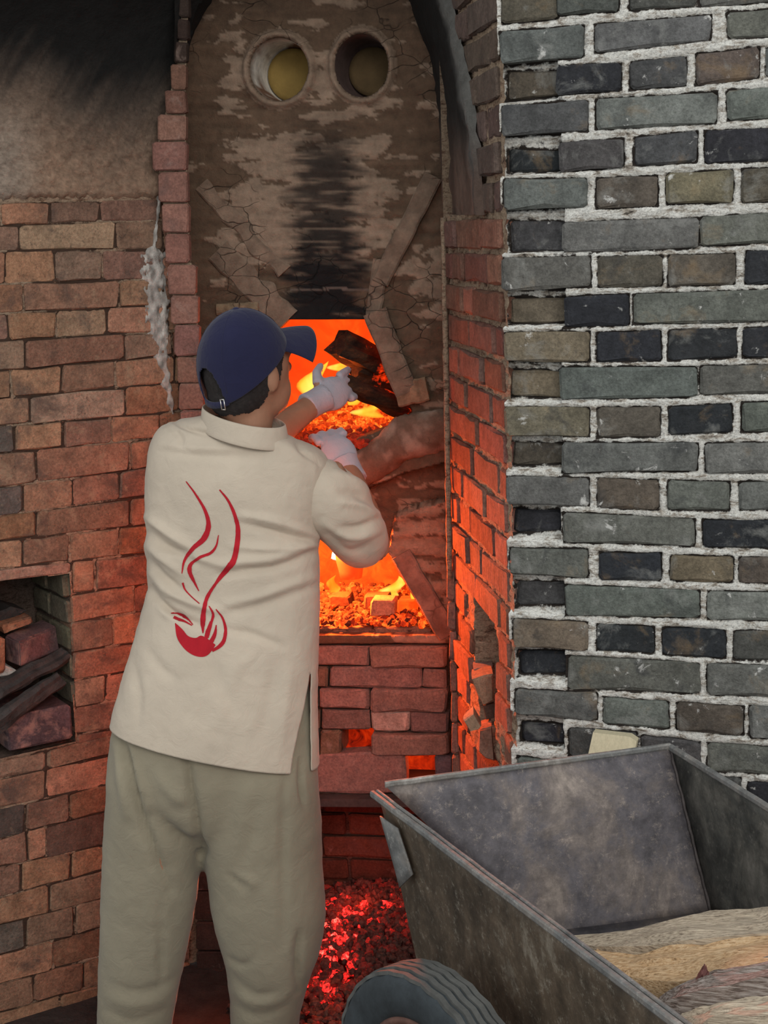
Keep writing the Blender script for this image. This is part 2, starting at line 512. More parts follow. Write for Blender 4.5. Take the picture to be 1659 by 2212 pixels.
# rows: (converter, [(xL, xR, yTL, yTR, yBR, yBL, colour, recessed)])
GROWS = [
 (c3, [(70, 385, -40, -40, 105, 138, 'b', 0), (395, 755, -90, -100, 62, 85, 'm', 0), (830, 1220, -115, -140, 30, 58, 'm', 0), (1250, 1720, -150, -170, 0, 28, 'g', 0)]),
 (c3, [(60, 545, 195, 158, 335, 372, 'g', 0), (625, 1310, 150, 95, 228, 310, 'g', 0), (1415, 1760, 75, 55, 205, 222, 'g', 0)]),
 (c3, [(75, 392, 430, 415, 555, 592, 'b', 1), (395, 770, 400, 385, 535, 560, 'd', 0), (835, 1160, 375, 345, 508, 530, 'm', 0), (1230, 1595, 325, 292, 458, 500, 'b', 0), (1650, 1900, 285, 275, 430, 452, 'g', 0)]),
 (c3, [(65, 570, 640, 605, 775, 802, 'm', 0), (630, 1340, 598, 555, 725, 768, 'G', 0), (1415, 1900, 545, 510, 680, 715, 'g', 0)]),
 (c3, [(80, 410, 890, 905, 1005, 1022, 'd', 1), (412, 788, 858, 832, 995, 1020, 'm', 0), (860, 1222, 822, 790, 962, 985, 'm', 0), (1285, 1900, 790, 765, 940, 968, 'd', 0)]),
 (c3, [(80, 565, 1075, 1068, 1230, 1248, 'g', 0), (635, 990, 1070, 1055, 1225, 1240, 'b', 0), (1055, 1440, 1042, 1020, 1200, 1215, 'o', 0), (1505, 1900, 1015, 1000, 1180, 1202, 'b', 0)]),
 (c3, [(95, 427, 1325, 1330, 1495, 1500, 'm', 1), (430, 1232, 1335, 1305, 1478, 1498, 'g', 0), (1258, 1900, 1305, 1268, 1430, 1468, 'g', 0)]),
 (c3, [(70, 590, 1550, 1535, 1708, 1732, 'g', 0), (645, 1015, 1538, 1530, 1705, 1708, 'b', 0), (1062, 1450, 1530, 1520, 1692, 1705, 'b', 0), (1525, 1900, 1508, 1500, 1680, 1692, 'd', 0)]),
 (c3, [(90, 440, 1790, 1790, 1925, 1935, 'o', 1), (442, 820, 1780, 1762, 1935, 1948, 'd', 0), (860, 1760, 1762, 1735, 1910, 1930, 'g', 0)]),
 (c3, [(80, 582, 1990, 1985, 2158, 2150, 'o', 0), (635, 1008, 1992, 1978, 2148, 2158, 'd', 0), (1065, 1460, 1978, 1968, 2132, 2150, 'd', 0), (1512, 1900, 1965, 1960, 2125, 2132, 'd', 0)]),
 (c4, [(95, 413, 290, 300, 440, 440, 'o', 1), (415, 1225, 265, 262, 432, 442, 'g', 0), (1255, 1900, 258, 245, 400, 418, 'g', 0)]),
 (c4, [(85, 582, 502, 508, 668, 660, 'o', 0), (640, 1005, 508, 502, 668, 675, 'b', 0), (1068, 1432, 500, 482, 640, 655, 'd', 0), (1505, 1900, 475, 465, 630, 638, 'g', 0)]),
 (c4, [(105, 427, 728, 735, 845, 858, 'b', 1), (430, 1228, 715, 718, 875, 882, 'g', 0), (1285, 1900, 718, 710, 880, 882, 'G', 0)]),
 (c4, [(100, 580, 915, 930, 1085, 1070, 'g', 0), (640, 995, 930, 940, 1105, 1090, 'b', 0), (1060, 1420, 940, 948, 1110, 1108, 'g', 0), (1490, 1900, 950, 950, 1108, 1108, 'g', 0)]),
 (c4, [(115, 405, 1125, 1140, 1240, 1262, 'd', 1), (435, 1210, 1130, 1175, 1322, 1300, 'g', 0), (1270, 1900, 1175, 1185, 1340, 1328, 'd', 0)]),
 (c4, [(115, 572, 1345, 1350, 1510, 1490, 'g', 0), (655, 1010, 1370, 1378, 1528, 1520, 'd', 0), (1078, 1440, 1388, 1395, 1538, 1530, 'o', 0), (1490, 1900, 1400, 1410, 1550, 1540, 'b', 0)]),
 (c4, [(130, 432, 1565, 1575, 1690, 1702, 'm', 1), (450, 1240, 1565, 1602, 1752, 1735, 'g', 0), (1300, 1900, 1602, 1610, 1778, 1758, 'G', 0)]),
 (c4, [(135, 570, 1770, 1785, 1945, 1922, 'o', 0), (635, 970, 1800, 1815, 1962, 1948, 'd', 0), (1030, 1395, 1820, 1838, 1995, 1972, 'd', 0), (1455, 1900, 1838, 1852, 2015, 2000, 'm', 0)]),
 (c4, [(150, 440, 1985, 1990, 2105, 2112, 'd', 1), (465, 1240, 1990, 2032, 2202, 2175, 'g', 0), (1295, 1900, 2035, 2055, 2222, 2208, 'g', 0)]),
 (c8, [(605, 940, -18, 0, 110, 80, 'g', 0), (975, 1240, 18, 38, 143, 120, 'g', 0), (1280, 1550, 40, 58, 168, 146, 'b', 0), (1585, 1760, 55, 62, 190, 180, 'G', 0)]),
 (c8, [(615, 800, 140, 155, 225, 212, 'd', 1), (830, 1105, 145, 165, 275, 255, 'm', 0), (1135, 1370, 178, 205, 300, 280, 'm', 0), (1410, 1760, 210, 228, 340, 318, 'g', 0)]),
 (c8, [(615, 925, 265, 295, 395, 370, 'g', 0), (960, 1225, 300, 318, 420, 400, 'g', 0), (1260, 1540, 330, 355, 460, 440, 'm', 0), (1575, 1760, 370, 380, 480, 468, 'd', 0)]),
]
def ab_quad(plane, conv, r):
    xL, xR, a, b, c, d = r[:6]
    e = 0.0020
    q = [plane.ab(*conv(xL, a)), plane.ab(*conv(xR, b)), plane.ab(*conv(xR, c)), plane.ab(*conv(xL, d))]
    return [(q[0][0] - e, q[0][1] + e), (q[1][0] + e, q[1][1] + e), (q[2][0] + e, q[2][1] - e), (q[3][0] - e, q[3][1] - e)]
REC = []
for conv, row in GROWS:
    for r in row:
        if r[7]:
            q = ab_quad(GREY, conv, r)
            REC.append((q[0][0] - 0.05, q[1][0] - 0.002, q[3][1] - 0.004, q[0][1] + 0.030))
ga0 = GREY.ab(1082, 700)[0]
def inner_depth(a, b, quads):
    """signed distance of each point from the nearest brick outline: positive inside, negative in the joints"""
    best = np.full(a.shape, -0.015)
    for TL, TR, BR, BL in quads:
        al, ar = (TL[0] + BL[0]) / 2, (TR[0] + BR[0]) / 2
        sel = np.nonzero((a > al - 0.015) & (a < ar + 0.015) & (b > min(BL[1], BR[1]) - 0.015) & (b < max(TL[1], TR[1]) + 0.015))[0]
        if not len(sel): continue
        aa, bb = a[sel], b[sel]
        t = np.clip((aa - al) / max(1e-6, ar - al), 0, 1)
        d = np.minimum(np.minimum(aa - al, ar - aa), np.minimum(TL[1] + (TR[1] - TL[1]) * t - bb, bb - (BL[1] + (BR[1] - BL[1]) * t)))
        best[sel] = np.maximum(best[sel], d)
    return best
def mortar_bed(name, plane, a0, a1, b0, b1, step, quads, basef, mat, keep=None, sink=2.2, groove=0.005, dull=None, jw=0.0065):
    na = int((a1 - a0) / step) + 2; nb = int((b1 - b0) / step) + 2
    A = np.repeat(np.linspace(a0, a1, na)[None], nb, 0).ravel(); B = np.repeat(np.linspace(b0, b1, nb)[:, None], na, 1).ravel()
    dep = inner_depth(A, B, quads)
    jt = np.clip(-dep / jw, 0, 1)
    vs = []
    for i, (a, b, d) in enumerate(zip(A.tolist(), B.tolist(), dep.tolist())):
        g = math.exp(-(d / 0.0028) ** 2) * groove * (0.4 + 1.2 * max(0.0, 0.5 + noise.noise(V((a * 22, b * 22, 11)))))
        vs.append(plane.pt(a, b, basef(a, b) - g - max(0.0, d) * sink))
        if dull and dull(a, b): jt[i] *= 0.55
    fs = []
    for j in range(nb - 1):
        for i in range(na - 1):
            k = j * na + i
            if keep and not keep((A[k] + A[k + 1]) / 2, (B[k] + B[k + na]) / 2): continue
            fs.append((k, k + 1, k + na + 1, k + na))
    o = mesh_obj(name, vs, fs, mat, None, True)
    set_attr(o, 'joint', np.stack([jt, jt, jt, np.ones_like(jt)], 1))
    return o
def goff(a, b):
    n_ = noise.fractal(V((a * 26, b * 60, 3)), 0.9, 2.2, 5)
    o = -0.0010 + 0.0055 * n_ + 0.0025 * noise.noise(V((a * 150, b * 190, 2)))
    for r in REC:
        if r[0] < a < r[1] and r[2] < b < r[3]:
            top = (b - r[2]) / (r[3] - r[2])
            return -0.034 + 0.005 * n_ + (0.010 if top > 0.8 else 0)
    return o
GQ = [ab_quad(GREY, conv, r) for conv, row in GROWS for r in row]
EXTRA = []
for ri, (conv, row) in enumerate(GROWS):                      # the wall goes on to the right of the frame
    q = ab_quad(GREY, conv, row[-1]); a = q[1][0] + 0.016
    while a < 0.82:
        L = min(0.26 if ri % 2 == 0 else 0.126, 0.85 - a)
        EXTRA.append([(a, q[1][1]), (a + L, q[1][1]), (a + L, q[2][1]), (a, q[2][1])]); a += L + 0.016
zt0 = ab_quad(GREY, *[GROWS[0][0], GROWS[0][1][1]])[0][1]
for k in range(1, 7):                                         # and above it
    zt = zt0 + k * 0.0675; a = 0.004
    if zt > 2.29: break
    while a < 0.82:
        L = min((0.26 if k % 2 else 0.126) if a > 0.01 else 0.17, 0.85 - a)
        EXTRA.append([(a, zt), (a + L, zt), (a + L, zt - 0.053), (a, zt - 0.053)]); a += L + 0.016
GQ += EXTRA
wall_right = mortar_bed('wall_right', GREY, ga0 + 0.004, 0.86, PIT_Z, 2.30, 0.0050, GQ, goff, M['white_mortar'], dull=lambda a, b: any(r[0] < a < r[1] and r[2] < b < r[3] for r in REC))
tag(wall_right, 'grey brick wall with thick white lime joints beside the kiln', kind='structure')
for conv, row in GROWS:
    for r in row:
        q = ab_quad(GREY, conv, r)
        brick(GREY, q, M['grey_brick'], wall_right, jit(GC[r[6]]), (-0.033 if r[7] else random.uniform(0.0, 0.004)), depth=0.08 if not r[7] else 0.05, wear=0.0018)
for q in EXTRA: brick(GREY, q, M['grey_brick'], wall_right, jit(GC[random.choice('gggGmmdb')]), random.uniform(0, 0.004), wear=0.0018)
# courses hidden behind the cart, down to the ground
for k in range(12):
    zt = GREY.ab(1300, 1720)[1] - 0.012 - k * 0.068
    a = -0.01 + (0.06 if k % 2 else 0)
    a = 0.01
    while a < 0.6:
        L = 0.27 if k % 2 == 0 else 0.128
        if zt - 0.055 > -0.28 and a + L < 0.62:
            brick(GREY, [(a, zt), (a + L, zt), (a + L, zt - 0.055), (a, zt - 0.055)], M['grey_brick'], wall_right, jit(GC[random.choice('gggmdb')]))
        a += L + 0.018

# ================================================================== jamb: red side wall of the niche
def jz(px, py): return JAMB.ab(px, py)
ja_in = JAMB.ab(966, 900)[0]
HOLE = [JAMB.ab(x, y) for x, y in ((1018, 1280), (1068, 1365), (1073, 1440), (1062, 1560), (1070, 1660), (1035, 1660), (1034, 1580), (1024, 1440))]
VAULT_F = [(948, -130), (956, -60), (965, 0), (985, 80), (1005, 170), (1020, 260), (1030, 340), (1040, 464)]
vf_ab = [JAMB.ab(x, y) for x, y in VAULT_F]
def vault_a(b):
    return interp(b, sorted([(q[1], q[0]) for q in vf_ab]))
z_spring = vf_ab[-1][1]
def joff(a, b):
    o = -0.006 + 0.005 * fbm((a, b, 5), 40, 4, 9) + 0.003 * noise.noise(V((a * 140, b * 140, 7)))
    if inpoly(a, b, HOLE): o = -0.16 + 0.02 * fbm((a, b, 2), 20, 3)
    return o
wall_jamb = grid_plane('wall_niche_side', JAMB, ja_in, -0.004, PIT_Z, 2.35, 0.0075, joff, M['earth_mortar'],
                       keep=lambda a, b: not (b > z_spring and a < vault_a(b)))
tag(wall_jamb, 'narrow red brick side wall of the niche lit by the fire', kind='structure')
JC = [(0.23, 0.105, 0.075), (0.25, 0.12, 0.085), (0.20, 0.09, 0.07), (0.26, 0.135, 0.10), (0.21, 0.12, 0.095)]
z0 = JAMB.ab(1093, 540)[1]
pitch = (JAMB.ab(1093, 540)[1] - JAMB.ab(1093, 1156)[1]) / 8.0
JL = abs(ja_in)
for k in range(-14, 26):
    zt = z0 - k * pitch - 0.010
    zb = zt - pitch + 0.012
    if zb < PIT_Z or zt > 2.33: continue
    cuts = [0.0]
    pat = ([0.11, 0.235, 0.11, 0.235], [0.235, 0.11, 0.235, 0.11], [0.06, 0.235, 0.235, 0.1], [0.17, 0.235, 0.11, 0.12])[k % 4]
    x = -0.034 if (k % 2) else -0.028
    for L in pat:
        aR = x; aL = max(x - L, ja_in + 0.002)
        x = aL - 0.011
        if aR - aL < 0.025: break
        am, bm = (aL + aR) / 2, (zt + zb) / 2
        if bm > z_spring - 0.02 and aL < vault_a(bm) + 0.003:
            aL = vault_a(bm) + 0.003
            if aR - aL < 0.03: continue
        if any(inpoly(a_, b_, HOLE) for a_ in (aL + 0.01, am, aR - 0.01) for b_ in (zt - 0.01, zb + 0.01)):
            if zb < JAMB.ab(1050, 1450)[1] and random.random() < 0.5: pass
            if inpoly(am, bm, HOLE): continue
            # clip the brick where the hole starts
            if inpoly(aL + 0.01, bm, HOLE) or inpoly(aL + 0.01, zb + 0.01, HOLE): aL = am
            elif inpoly(aR - 0.01, bm, HOLE) or inpoly(aR - 0.01, zb + 0.01, HOLE): aR = am
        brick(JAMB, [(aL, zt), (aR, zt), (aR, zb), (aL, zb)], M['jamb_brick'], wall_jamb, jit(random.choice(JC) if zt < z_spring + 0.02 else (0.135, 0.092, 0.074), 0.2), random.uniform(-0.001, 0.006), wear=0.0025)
# thin brick ends of the pier at the inner edge of the side wall
PIER = Plane(P(975, 1400, 3.462), u=KILN.u)
pier_y = [1232, 1299, 1363, 1428, 1497, 1563, 1631, 1700, 1770, 1840, 1912, 1985, 2060, 2135]
for y0, y1 in zip(pier_y, pier_y[1:]):
    xl = 966 + (y0 - 1232) * 0.026; xr = xl + 17
    brick(PIER, [PIER.ab(xl, y0 + 2), PIER.ab(xr, y0 + 2), PIER.ab(xr, y1 - 2), PIER.ab(xl, y1 - 2)], M['jamb_brick'], wall_jamb, jit((0.24, 0.15, 0.12)), 0.0, depth=0.24, bev=0.004)
mb = MB(); rows_ = []
for y in range(1226, 2240, 40):
    xl = 964 + (y - 1232) * 0.026
    rows_.append([PIER.px(xl + 3, y, -0.012), PIER.px(xl + 30, y, -0.012), PIER.px(xl + 30, y, -0.05), PIER.px(xl + 3, y, -0.05)])
mb.loft(rows_); mb.build('pier_core', M['earth_mortar'], wall_jamb)
# lime and mud bead that runs up the inner edge above the pier
mb = MB(); pts = []; rad = []
for i in range(40):
    y = 470 + i * 20
    x = 958 + (y - 470) * 0.017
    pts.append(P(x, y, 3.455)); rad.append(0.007 + 0.003 * noise.noise(V((0, i * 0.7, 3))))
mb.tube(pts, rad, 7); mb.build('mortar_bead', M['earth_mortar'], wall_jamb, True)
# return from the inner edge of the side wall back to the kiln front
mb = MB()
ei = JAMB.pt(ja_in, 0, -0.02); kk = KILN.hit(968, 1200)
for z in (PIT_Z, 2.35):
    mb.v += [V((ei.x - 0.016, ei.y, z)), V((ei.x * (kk.y + 0.25) / ei.y - 0.008, kk.y + 0.25, z)), V((ei.x + 0.12, kk.y + 0.25, z)), V((ei.x + 0.12, ei.y + 0.06, z))]
mb.f += [(0, 1, 5, 4), (1, 2, 6, 5), (3, 0, 4, 7), (4, 5, 6, 7)]
mb.build('wall_return', M['earth_mortar'], wall_jamb)

# broken bricks lodged in the hole of the side wall
def chunk_block(name, quad_px, Y, depth, color, label, cat='brick', mat='fire_brick'):
    """an irregular broken block: front outline from the photograph at its own distance, real depth behind"""
    c = [P(x, y, Y) for x, y in quad_px]
    cen = sum(c, V()) / len(c)
    rings = []
    n = len(c)
    back = V((0.05, 1, -0.05)).normalized()
    for s, d in ((0.90, 0.0), (1.0, 0.005), (1.02, depth * 0.5), (0.93, depth)):
        rings.append([cen + (q - cen) * s * (1 + random.uniform(-0.05, 0.05)) + back * (d + random.uniform(0, 0.004)) for q in c])
    mb = MB(); mb.loft(rings)
    mb.f = [tuple(reversed(f)) for f in mb.f]
    o = mb.build(name, M[mat], None, False, color)
    tag(o, label, cat, 'broken bricks in the hole of the side wall')
    return o
chunk_block('broken_brick', [(1020, 1470), (1043, 1462), (1064, 1458), (1067, 1516), (1045, 1525), (1030, 1500)], 3.12, 0.10, (0.27, 0.17, 0.11), 'tan broken brick, largest piece lodged in the side wall hole')
chunk_block('broken_brick', [(1002, 1558), (1023, 1541), (1040, 1570), (1035, 1577), (1016, 1582)], 3.05, 0.06, (0.30, 0.20, 0.13), 'small wedge of brick poking out left of the hole')
chunk_block('broken_brick', [(1022, 1446), (1043, 1443), (1064, 1441), (1064, 1458), (1040, 1464), (1024, 1464)], 3.2, 0.08, (0.2, 0.15, 0.13), 'grey brown brick end on the floor of the dark hole')
chunk_block('broken_brick', [(1043, 1525), (1067, 1518), (1068, 1552), (1050, 1556)], 3.14, 0.08, (0.09, 0.065, 0.05), 'dark broken brick under the largest tan piece')
chunk_block('broken_brick', [(1036, 1577), (1062, 1570), (1068, 1645), (1050, 1640), (1034, 1625)], 3.1, 0.08, (0.26, 0.14, 0.10), 'pinkish broken brick low in the side wall hole')

# ================================================================== left wall of red bricks with the niche
LL = [(438, 430), (487, 476), (543, 540), (613, 605), (677, 662), (737, 717), (802, 772), (862, 831), (921, 893), (980, 948), (1054, 1008),
      (1114, 1071), (1170, 1131), (1228, 1196), (1306, 1259), (1366, 1319), (1428, 1384), (1495, 1441), (1556, 1501), (1612, 1561), (1640, 1575),
      (1685, 1612), (1747, 1674), (1811, 1726), (1873, 1806), (1940, 1850), (1998, 1911), (2062, 1975), (2126, 2036), (2186, 2096), (2250, 2160), (2312, 2222)]
def ly(k, x): return LL[k][0] + (LL[k][1] - LL[k][0]) * x / 330.0
NICHE = [(-60, 1262), (150, 1237), (163, 1600), (-60, 1655)]
LJ = [[3, 108, 216, 345], [42, 250, 352], [10, 120, 222, 350], [50, 258, 352], [18, 122, 232, 362], [56, 268, 372], [25, 132, 250, 378], [65, 270, 390],
      [32, 135, 240, 345], [78, 281, 390], [50, 157, 258, 360], [78, 280, 385], [50, 151, 257, 358], [-20, 205, 340], [152, 290, 390], [152, 245, 350],
      [152, 300, 400], [160, 228, 330], [162, 290, 395], [164, 250, 350], [164, 300], [98, 310], [55, 151, 255, 360], [58, 100, 305], [45, 152, 260, 365],
      [107, 315], [55, 162, 268, 370], [113, 320], [73, 180, 285, 385], [132, 335], [85, 190, 295, 395]]
nab = [LEFT.ab(x, y) for x, y in NICHE]
def loff(a, b):
    return -0.005 + 0.004 * fbm((a, b, 3), 45, 4, 21) + 0.0022 * noise.noise(V((a * 150, b * 150, 1)))
la0 = LEFT.ab(-330, 1000)[0]; la1 = LEFT.ab(412, 900)[0]
z_pl = LEFT.ab(150, 425)[1]
LBR = []
def lbrick(q, col, pr, **kw):
    LBR.append((q, col, pr, kw))
LC = [(0.301, 0.154, 0.090), (0.333, 0.179, 0.109), (0.256, 0.138, 0.090), (0.307, 0.192, 0.128), (0.365, 0.192, 0.118), (0.211, 0.122, 0.084)]
DARKB = {(9, 0), (10, 1), (22, 1), (22, 0), (23, 0), (23, 1), (24, 0), (26, 1), (8, 1), (27, 0)}
for k in range(len(LL) - 1):
    ext = []
    x = LJ[k][0] if LJ[k][0] > -30 else LJ[k][1]
    x -= 100 if k % 2 else 205
    st = k
    while x > -300:
        if x < -8: ext.append(x)
        st += 1; x -= 205 if st % 2 else 100
    xs = [-330] + sorted(e for e in ext if e > -310) + [x for x in LJ[k] if x > -30] + [412]
    for i in range(len(xs) - 1):
        x0, x1 = xs[i] + (1.8 if i else 0), xs[i + 1] - 1.8
        if x1 - x0 < 8: continue
        g = 1.7
        if 13 <= k <= 20:
            if k == 13:
                if -66 < x0 < 150 or -66 < x1 < 150:
                    x0 = max(x0, -330)
                    y2a, y2b = 1255 - x0 * 0.12, 1255 - x1 * 0.12
                    q = [LEFT.ab(x0, ly(k, x0) + g), LEFT.ab(x1, ly(k, x1) + g), LEFT.ab(x1, y2b), LEFT.ab(x0, y2a)]
                    if x1 > 160:
                        q = [LEFT.ab(x0, ly(k, x0) + g), LEFT.ab(152, ly(k, 152) + g), LEFT.ab(152, 1237), LEFT.ab(x0, y2a)]
                    lbrick(q, jit(LC[k % 5]), 0.004)
                    if x1 > 160:
                        q = [LEFT.ab(156, ly(k, 156) + g), LEFT.ab(x1, ly(k, x1) + g), LEFT.ab(x1, ly(k + 1, x1) - g), LEFT.ab(156, ly(k + 1, 156) - g)]
                        lbrick(q, jit(LC[(k + 2) % 5]), 0.002)
                    continue
            edge = 150 + (ly(k, 150) - 1237) * 0.036
            if k > 13 or x0 >= 150:
                if x1 < edge + 5:
                    if x0 > -70: continue
                    x1 = min(x1, -62)
                else: x0 = max(x0, edge)
        if k == 20:
            if x0 > -70: continue
            x1 = min(x1, -62)
        yb = k + 1
        if k == 19: yb = 20
        q = [LEFT.ab(x0, ly(k, x0) + g), LEFT.ab(x1, ly(k, x1) + g), LEFT.ab(x1, ly(yb, x1) - g), LEFT.ab(x0, ly(yb, x0) - g)]
        col = (0.125, 0.096, 0.08) if (k, i) in DARKB else random.choice(LC)
        if k > 20: col = tuple(c * 0.95 for c in col)
        lbrick(q, jit(col, 0.24), random.uniform(0.0, 0.003), wear=0.003, bev=0.0028)
for x0, x1 in ((-60, 98), (102, 310)):
    q = [LEFT.ab(x0, 1648 - (x0) * 0.26 if x0 < 160 else 1600), LEFT.ab(x1, 1648 - x1 * 0.262), LEFT.ab(x1, ly(21, x1) - 2), LEFT.ab(x0, ly(21, x0) - 2)]
    lbrick(q, jit((0.27, 0.155, 0.105)), 0.002)
wall_left = mortar_bed('wall_left', LEFT, la0, la1, PIT_Z, z_pl + 0.03, 0.0075, [l[0] for l in LBR], lambda a, b: 0.0012 + 0.0036 * noise.fractal(V((a * 30, b * 60, 8)), 0.9, 2.2, 4) + 0.0015 * noise.noise(V((a * 150, b * 150, 1))), M['wall_mortar'], keep=lambda a, b: not inpoly(a, b, nab), sink=1.6, groove=0.0016, jw=0.0024)
tag(wall_left, 'weathered red brick wall with a niche left of the kiln', kind='structure')
for q, col, pr, kw in LBR: brick(LEFT, q, M['red_brick'], wall_left, col, pr, **kw)
# niche box
mb = MB()
n0, n1, n2, n3_ = nab
D = 0.24
for off in (-0.006, -D):
    for q in (n0, n1, n2, n3_): mb.v.append(LEFT.pt(q[0], q[1], off))
mb.f = [(0, 1, 5, 4), (1, 2, 6, 5), (2, 3, 7, 6), (3, 0, 4, 7), (4, 5, 6, 7)]
mb.build('niche_lining', M['dark_mortar'], wall_left)
# reveal bricks on the right cheek of the niche
CHEEK = Plane(LEFT.pt(n1[0], 0, 0) , u=-LEFT.n)
CHEEK.O = LEFT.pt((n1[0] + n2[0]) / 2 - 0.003, 0, 0); CHEEK.u = LEFT.n.copy(); CHEEK.n = -LEFT.u.copy()
zt = n1[1] - 0.004
while zt - 0.058 > n2[1]:
    for a0_, a1_ in ((-0.115, -0.004), (-0.232, -0.122)):
        brick(CHEEK, [(a0_, zt), (a1_, zt), (a1_, zt - 0.058), (a0_, zt - 0.058)], M['red_brick'], wall_left, jit((0.13, 0.11, 0.075), 0.3), 0.004, depth=0.02)
    zt -= 0.068

# red brick pier ends between the left wall and the kiln front
strip_y = [-10, 40, 88, 137, 193, 247, 305, 370, 439, 505, 570, 637, 702, 770, 828, 886, 950, 1015, 1080, 1145, 1210, 1275, 1340, 1405, 1470, 1535, 1600, 1665, 1730, 1795, 1860, 1925, 1990, 2055, 2120, 2185, 2250]
xl_pts = [(0, 398), (130, 385), (200, 372), (300, 345), (345, 338), (400, 352), (520, 365), (600, 372), (720, 385), (900, 400), (2250, 440)]
xr_pts = [(0, 408), (200, 400), (330, 402), (430, 406), (560, 409), (575, 421), (640, 424), (740, 430), (850, 438), (2250, 500)]
PHI = STRIP
pier = empty('wall_pier', PHI.px(400, 1800))
tag(pier, 'upright strip of pinkish red brick ends beside the clay front', kind='structure')
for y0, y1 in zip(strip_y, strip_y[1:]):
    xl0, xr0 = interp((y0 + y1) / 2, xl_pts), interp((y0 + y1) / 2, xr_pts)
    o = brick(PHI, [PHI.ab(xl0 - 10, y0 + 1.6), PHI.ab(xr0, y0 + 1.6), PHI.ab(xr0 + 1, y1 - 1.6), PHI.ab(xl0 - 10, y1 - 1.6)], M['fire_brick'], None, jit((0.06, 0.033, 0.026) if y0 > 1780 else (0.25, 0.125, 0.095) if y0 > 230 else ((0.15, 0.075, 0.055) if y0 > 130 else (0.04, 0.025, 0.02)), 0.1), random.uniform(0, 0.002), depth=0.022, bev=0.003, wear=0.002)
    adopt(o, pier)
mb = MB()
for y in [-20] + list(range(60, 2301, 80)):
    xl, xr = interp(y, xl_pts) - 6, interp(y, xr_pts) - 3
    A, B = PHI.px(xl, y, -0.012), PHI.px(xr, y, -0.012)
    mb.v += [A, B, B + V((-0.05, 0.28, 0)), A + V((0.0, 0.12, 0))]
for i in range(len(mb.v) // 4 - 1):
    k = 4 * i
    for q in range(3): mb.f.append((k + q, k + q + 1, k + q + 5, k + q + 4))
    mb.f.append((k + 3, k, k + 4, k + 7))
adopt(mb.build('pier_core', M['earth_mortar']), pier)

# sooty plaster above the left wall, curving into the vault
def plaster_sheet():
    nx, ny = 150, 170
    vs = []; fs = []; cols = []
    for j in range(ny + 1):
        y = -140 + (595) * j / ny
        for i in range(nx + 1):
            x = -330 + 732 * i / nx
            a, b = LEFT.ab(x, y)
            edge = 424 + 10 * noise.noise(V((x * 0.03, 3, 0))) + (10 if x < 100 else 0)
            h = 0.012 + 0.006 * fbm((a, b, 0), 12, 3) + 0.0045 * fbm((a, b, 1), 50, 4) * sstep(150, 330, y)
            h *= 1 - 0.0 * x
            lim_ = 430 + 11 * noise.noise(V((x * 0.05, 1, 0))) + 6 * noise.noise(V((x * 0.2, 2, 0)))
            h = h * sstep(lim_ + 2, lim_ - 14, y) - 0.010 * sstep(lim_ - 6, lim_ + 10, y)
            over = max(0.0, (150 - y) / 290.0)
            vs.append(LEFT.pt(a, b, h + 0.34 * over * over))
            # soot: black at the crown, streaked downwards to the left
            st = noise.noise(V((x * 0.035 + y * 0.02, y * 0.004 - x * 0.004, 0))) * 46 + noise.noise(V((x * 0.11 + y * 0.06, y * 0.008, 4))) * 30
            lim = 118 + 0.12 * x + 45 * sstep(90, 180, x) - 30 * sstep(250, 360, x)
            s = sstep(lim - 55, lim + 95, y + st)
            s2 = sstep(lim + 20, lim + 260, y + st * 0.6)
            bl = np.array((0.010, 0.0095, 0.009)); mid = np.array((0.085, 0.062, 0.048)); lt = np.array((0.27, 0.175, 0.12)); gy = np.array((0.27, 0.21, 0.165))
            c = bl * (1 - s) + (mid * (1 - s2) + lt * s2) * s
            g = sstep(120, 0, x) * sstep(180, 330, y)
            c = c * (1 - g) + gy * g
            c = c * (1 + 0.35 * fbm((x, y, 0), 0.16, 3) * s)
            cols.append((*c, 1))
    for j in range(ny):
        for i in range(nx):
            x = -330 + 732 * (i + .5) / nx; y = -140 + 595 * (j + .5) / ny
            rlim = interp(y, [(-140, 402), (100, 398), (180, 380), (300, 345), (345, 334), (420, 352)]) + 6 * noise.noise(V((y * 0.06, 5, 0)))
            if x > rlim: continue
            k = j * (nx + 1) + i
            fs.append((k, k + nx + 1, k + nx + 2, k + 1))
    o = mesh_obj('wall_plaster', vs, fs, M['plaster'], None, True)
    set_attr(o, 'tone', cols)
    return o
pl = plaster_sheet()
tag(pl, 'soot blackened plaster of the vault above the left brick wall', kind='structure')
# white lime smears along the right edge of the left wall
vs = []; fs = []; cols = []
GX, GY = 70, 150
for j in range(GY + 1):
    for i in range(GX + 1):
        x = 285 + i * 1.4; y = 250 + j * 4.3
        a, b = LEFT.ab(x, y)
        n_ = noise.fractal(V((x * 0.05, y * 0.03, 0)), 0.9, 2.1, 4)
        cx = interp(y, [(250, 340), (340, 325), (420, 345), (545, 332), (600, 335), (720, 342), (900, 374)])
        ww = interp(y, [(250, 5), (340, 17), (410, 11), (440, 2), (530, 4), (548, 24), (600, 27), (700, 24), (745, 16), (800, 9), (860, 7), (900, 0)])
        q = 1 - abs(x - cx) / (ww + 0.5) + 0.9 * noise.fractal(V((x * 0.06, y * 0.05, 7)), 0.9, 2.1, 4)
        vs.append(LEFT.pt(a, b, -0.008 + 0.014 * sstep(-0.35, 0.55, q) + 0.003 * n_))
        k = 0.55 + 0.6 * noise.noise(V((x * 0.09, y * 0.06, 2)))
        cols.append((0.56 * k + 0.08, 0.52 * k + 0.07, 0.48 * k + 0.06, 1))
for j in range(GY):
    for i in range(GX):
        k = j * (GX + 1) + i; fs.append((k, k + GX + 1, k + GX + 2, k + 1))
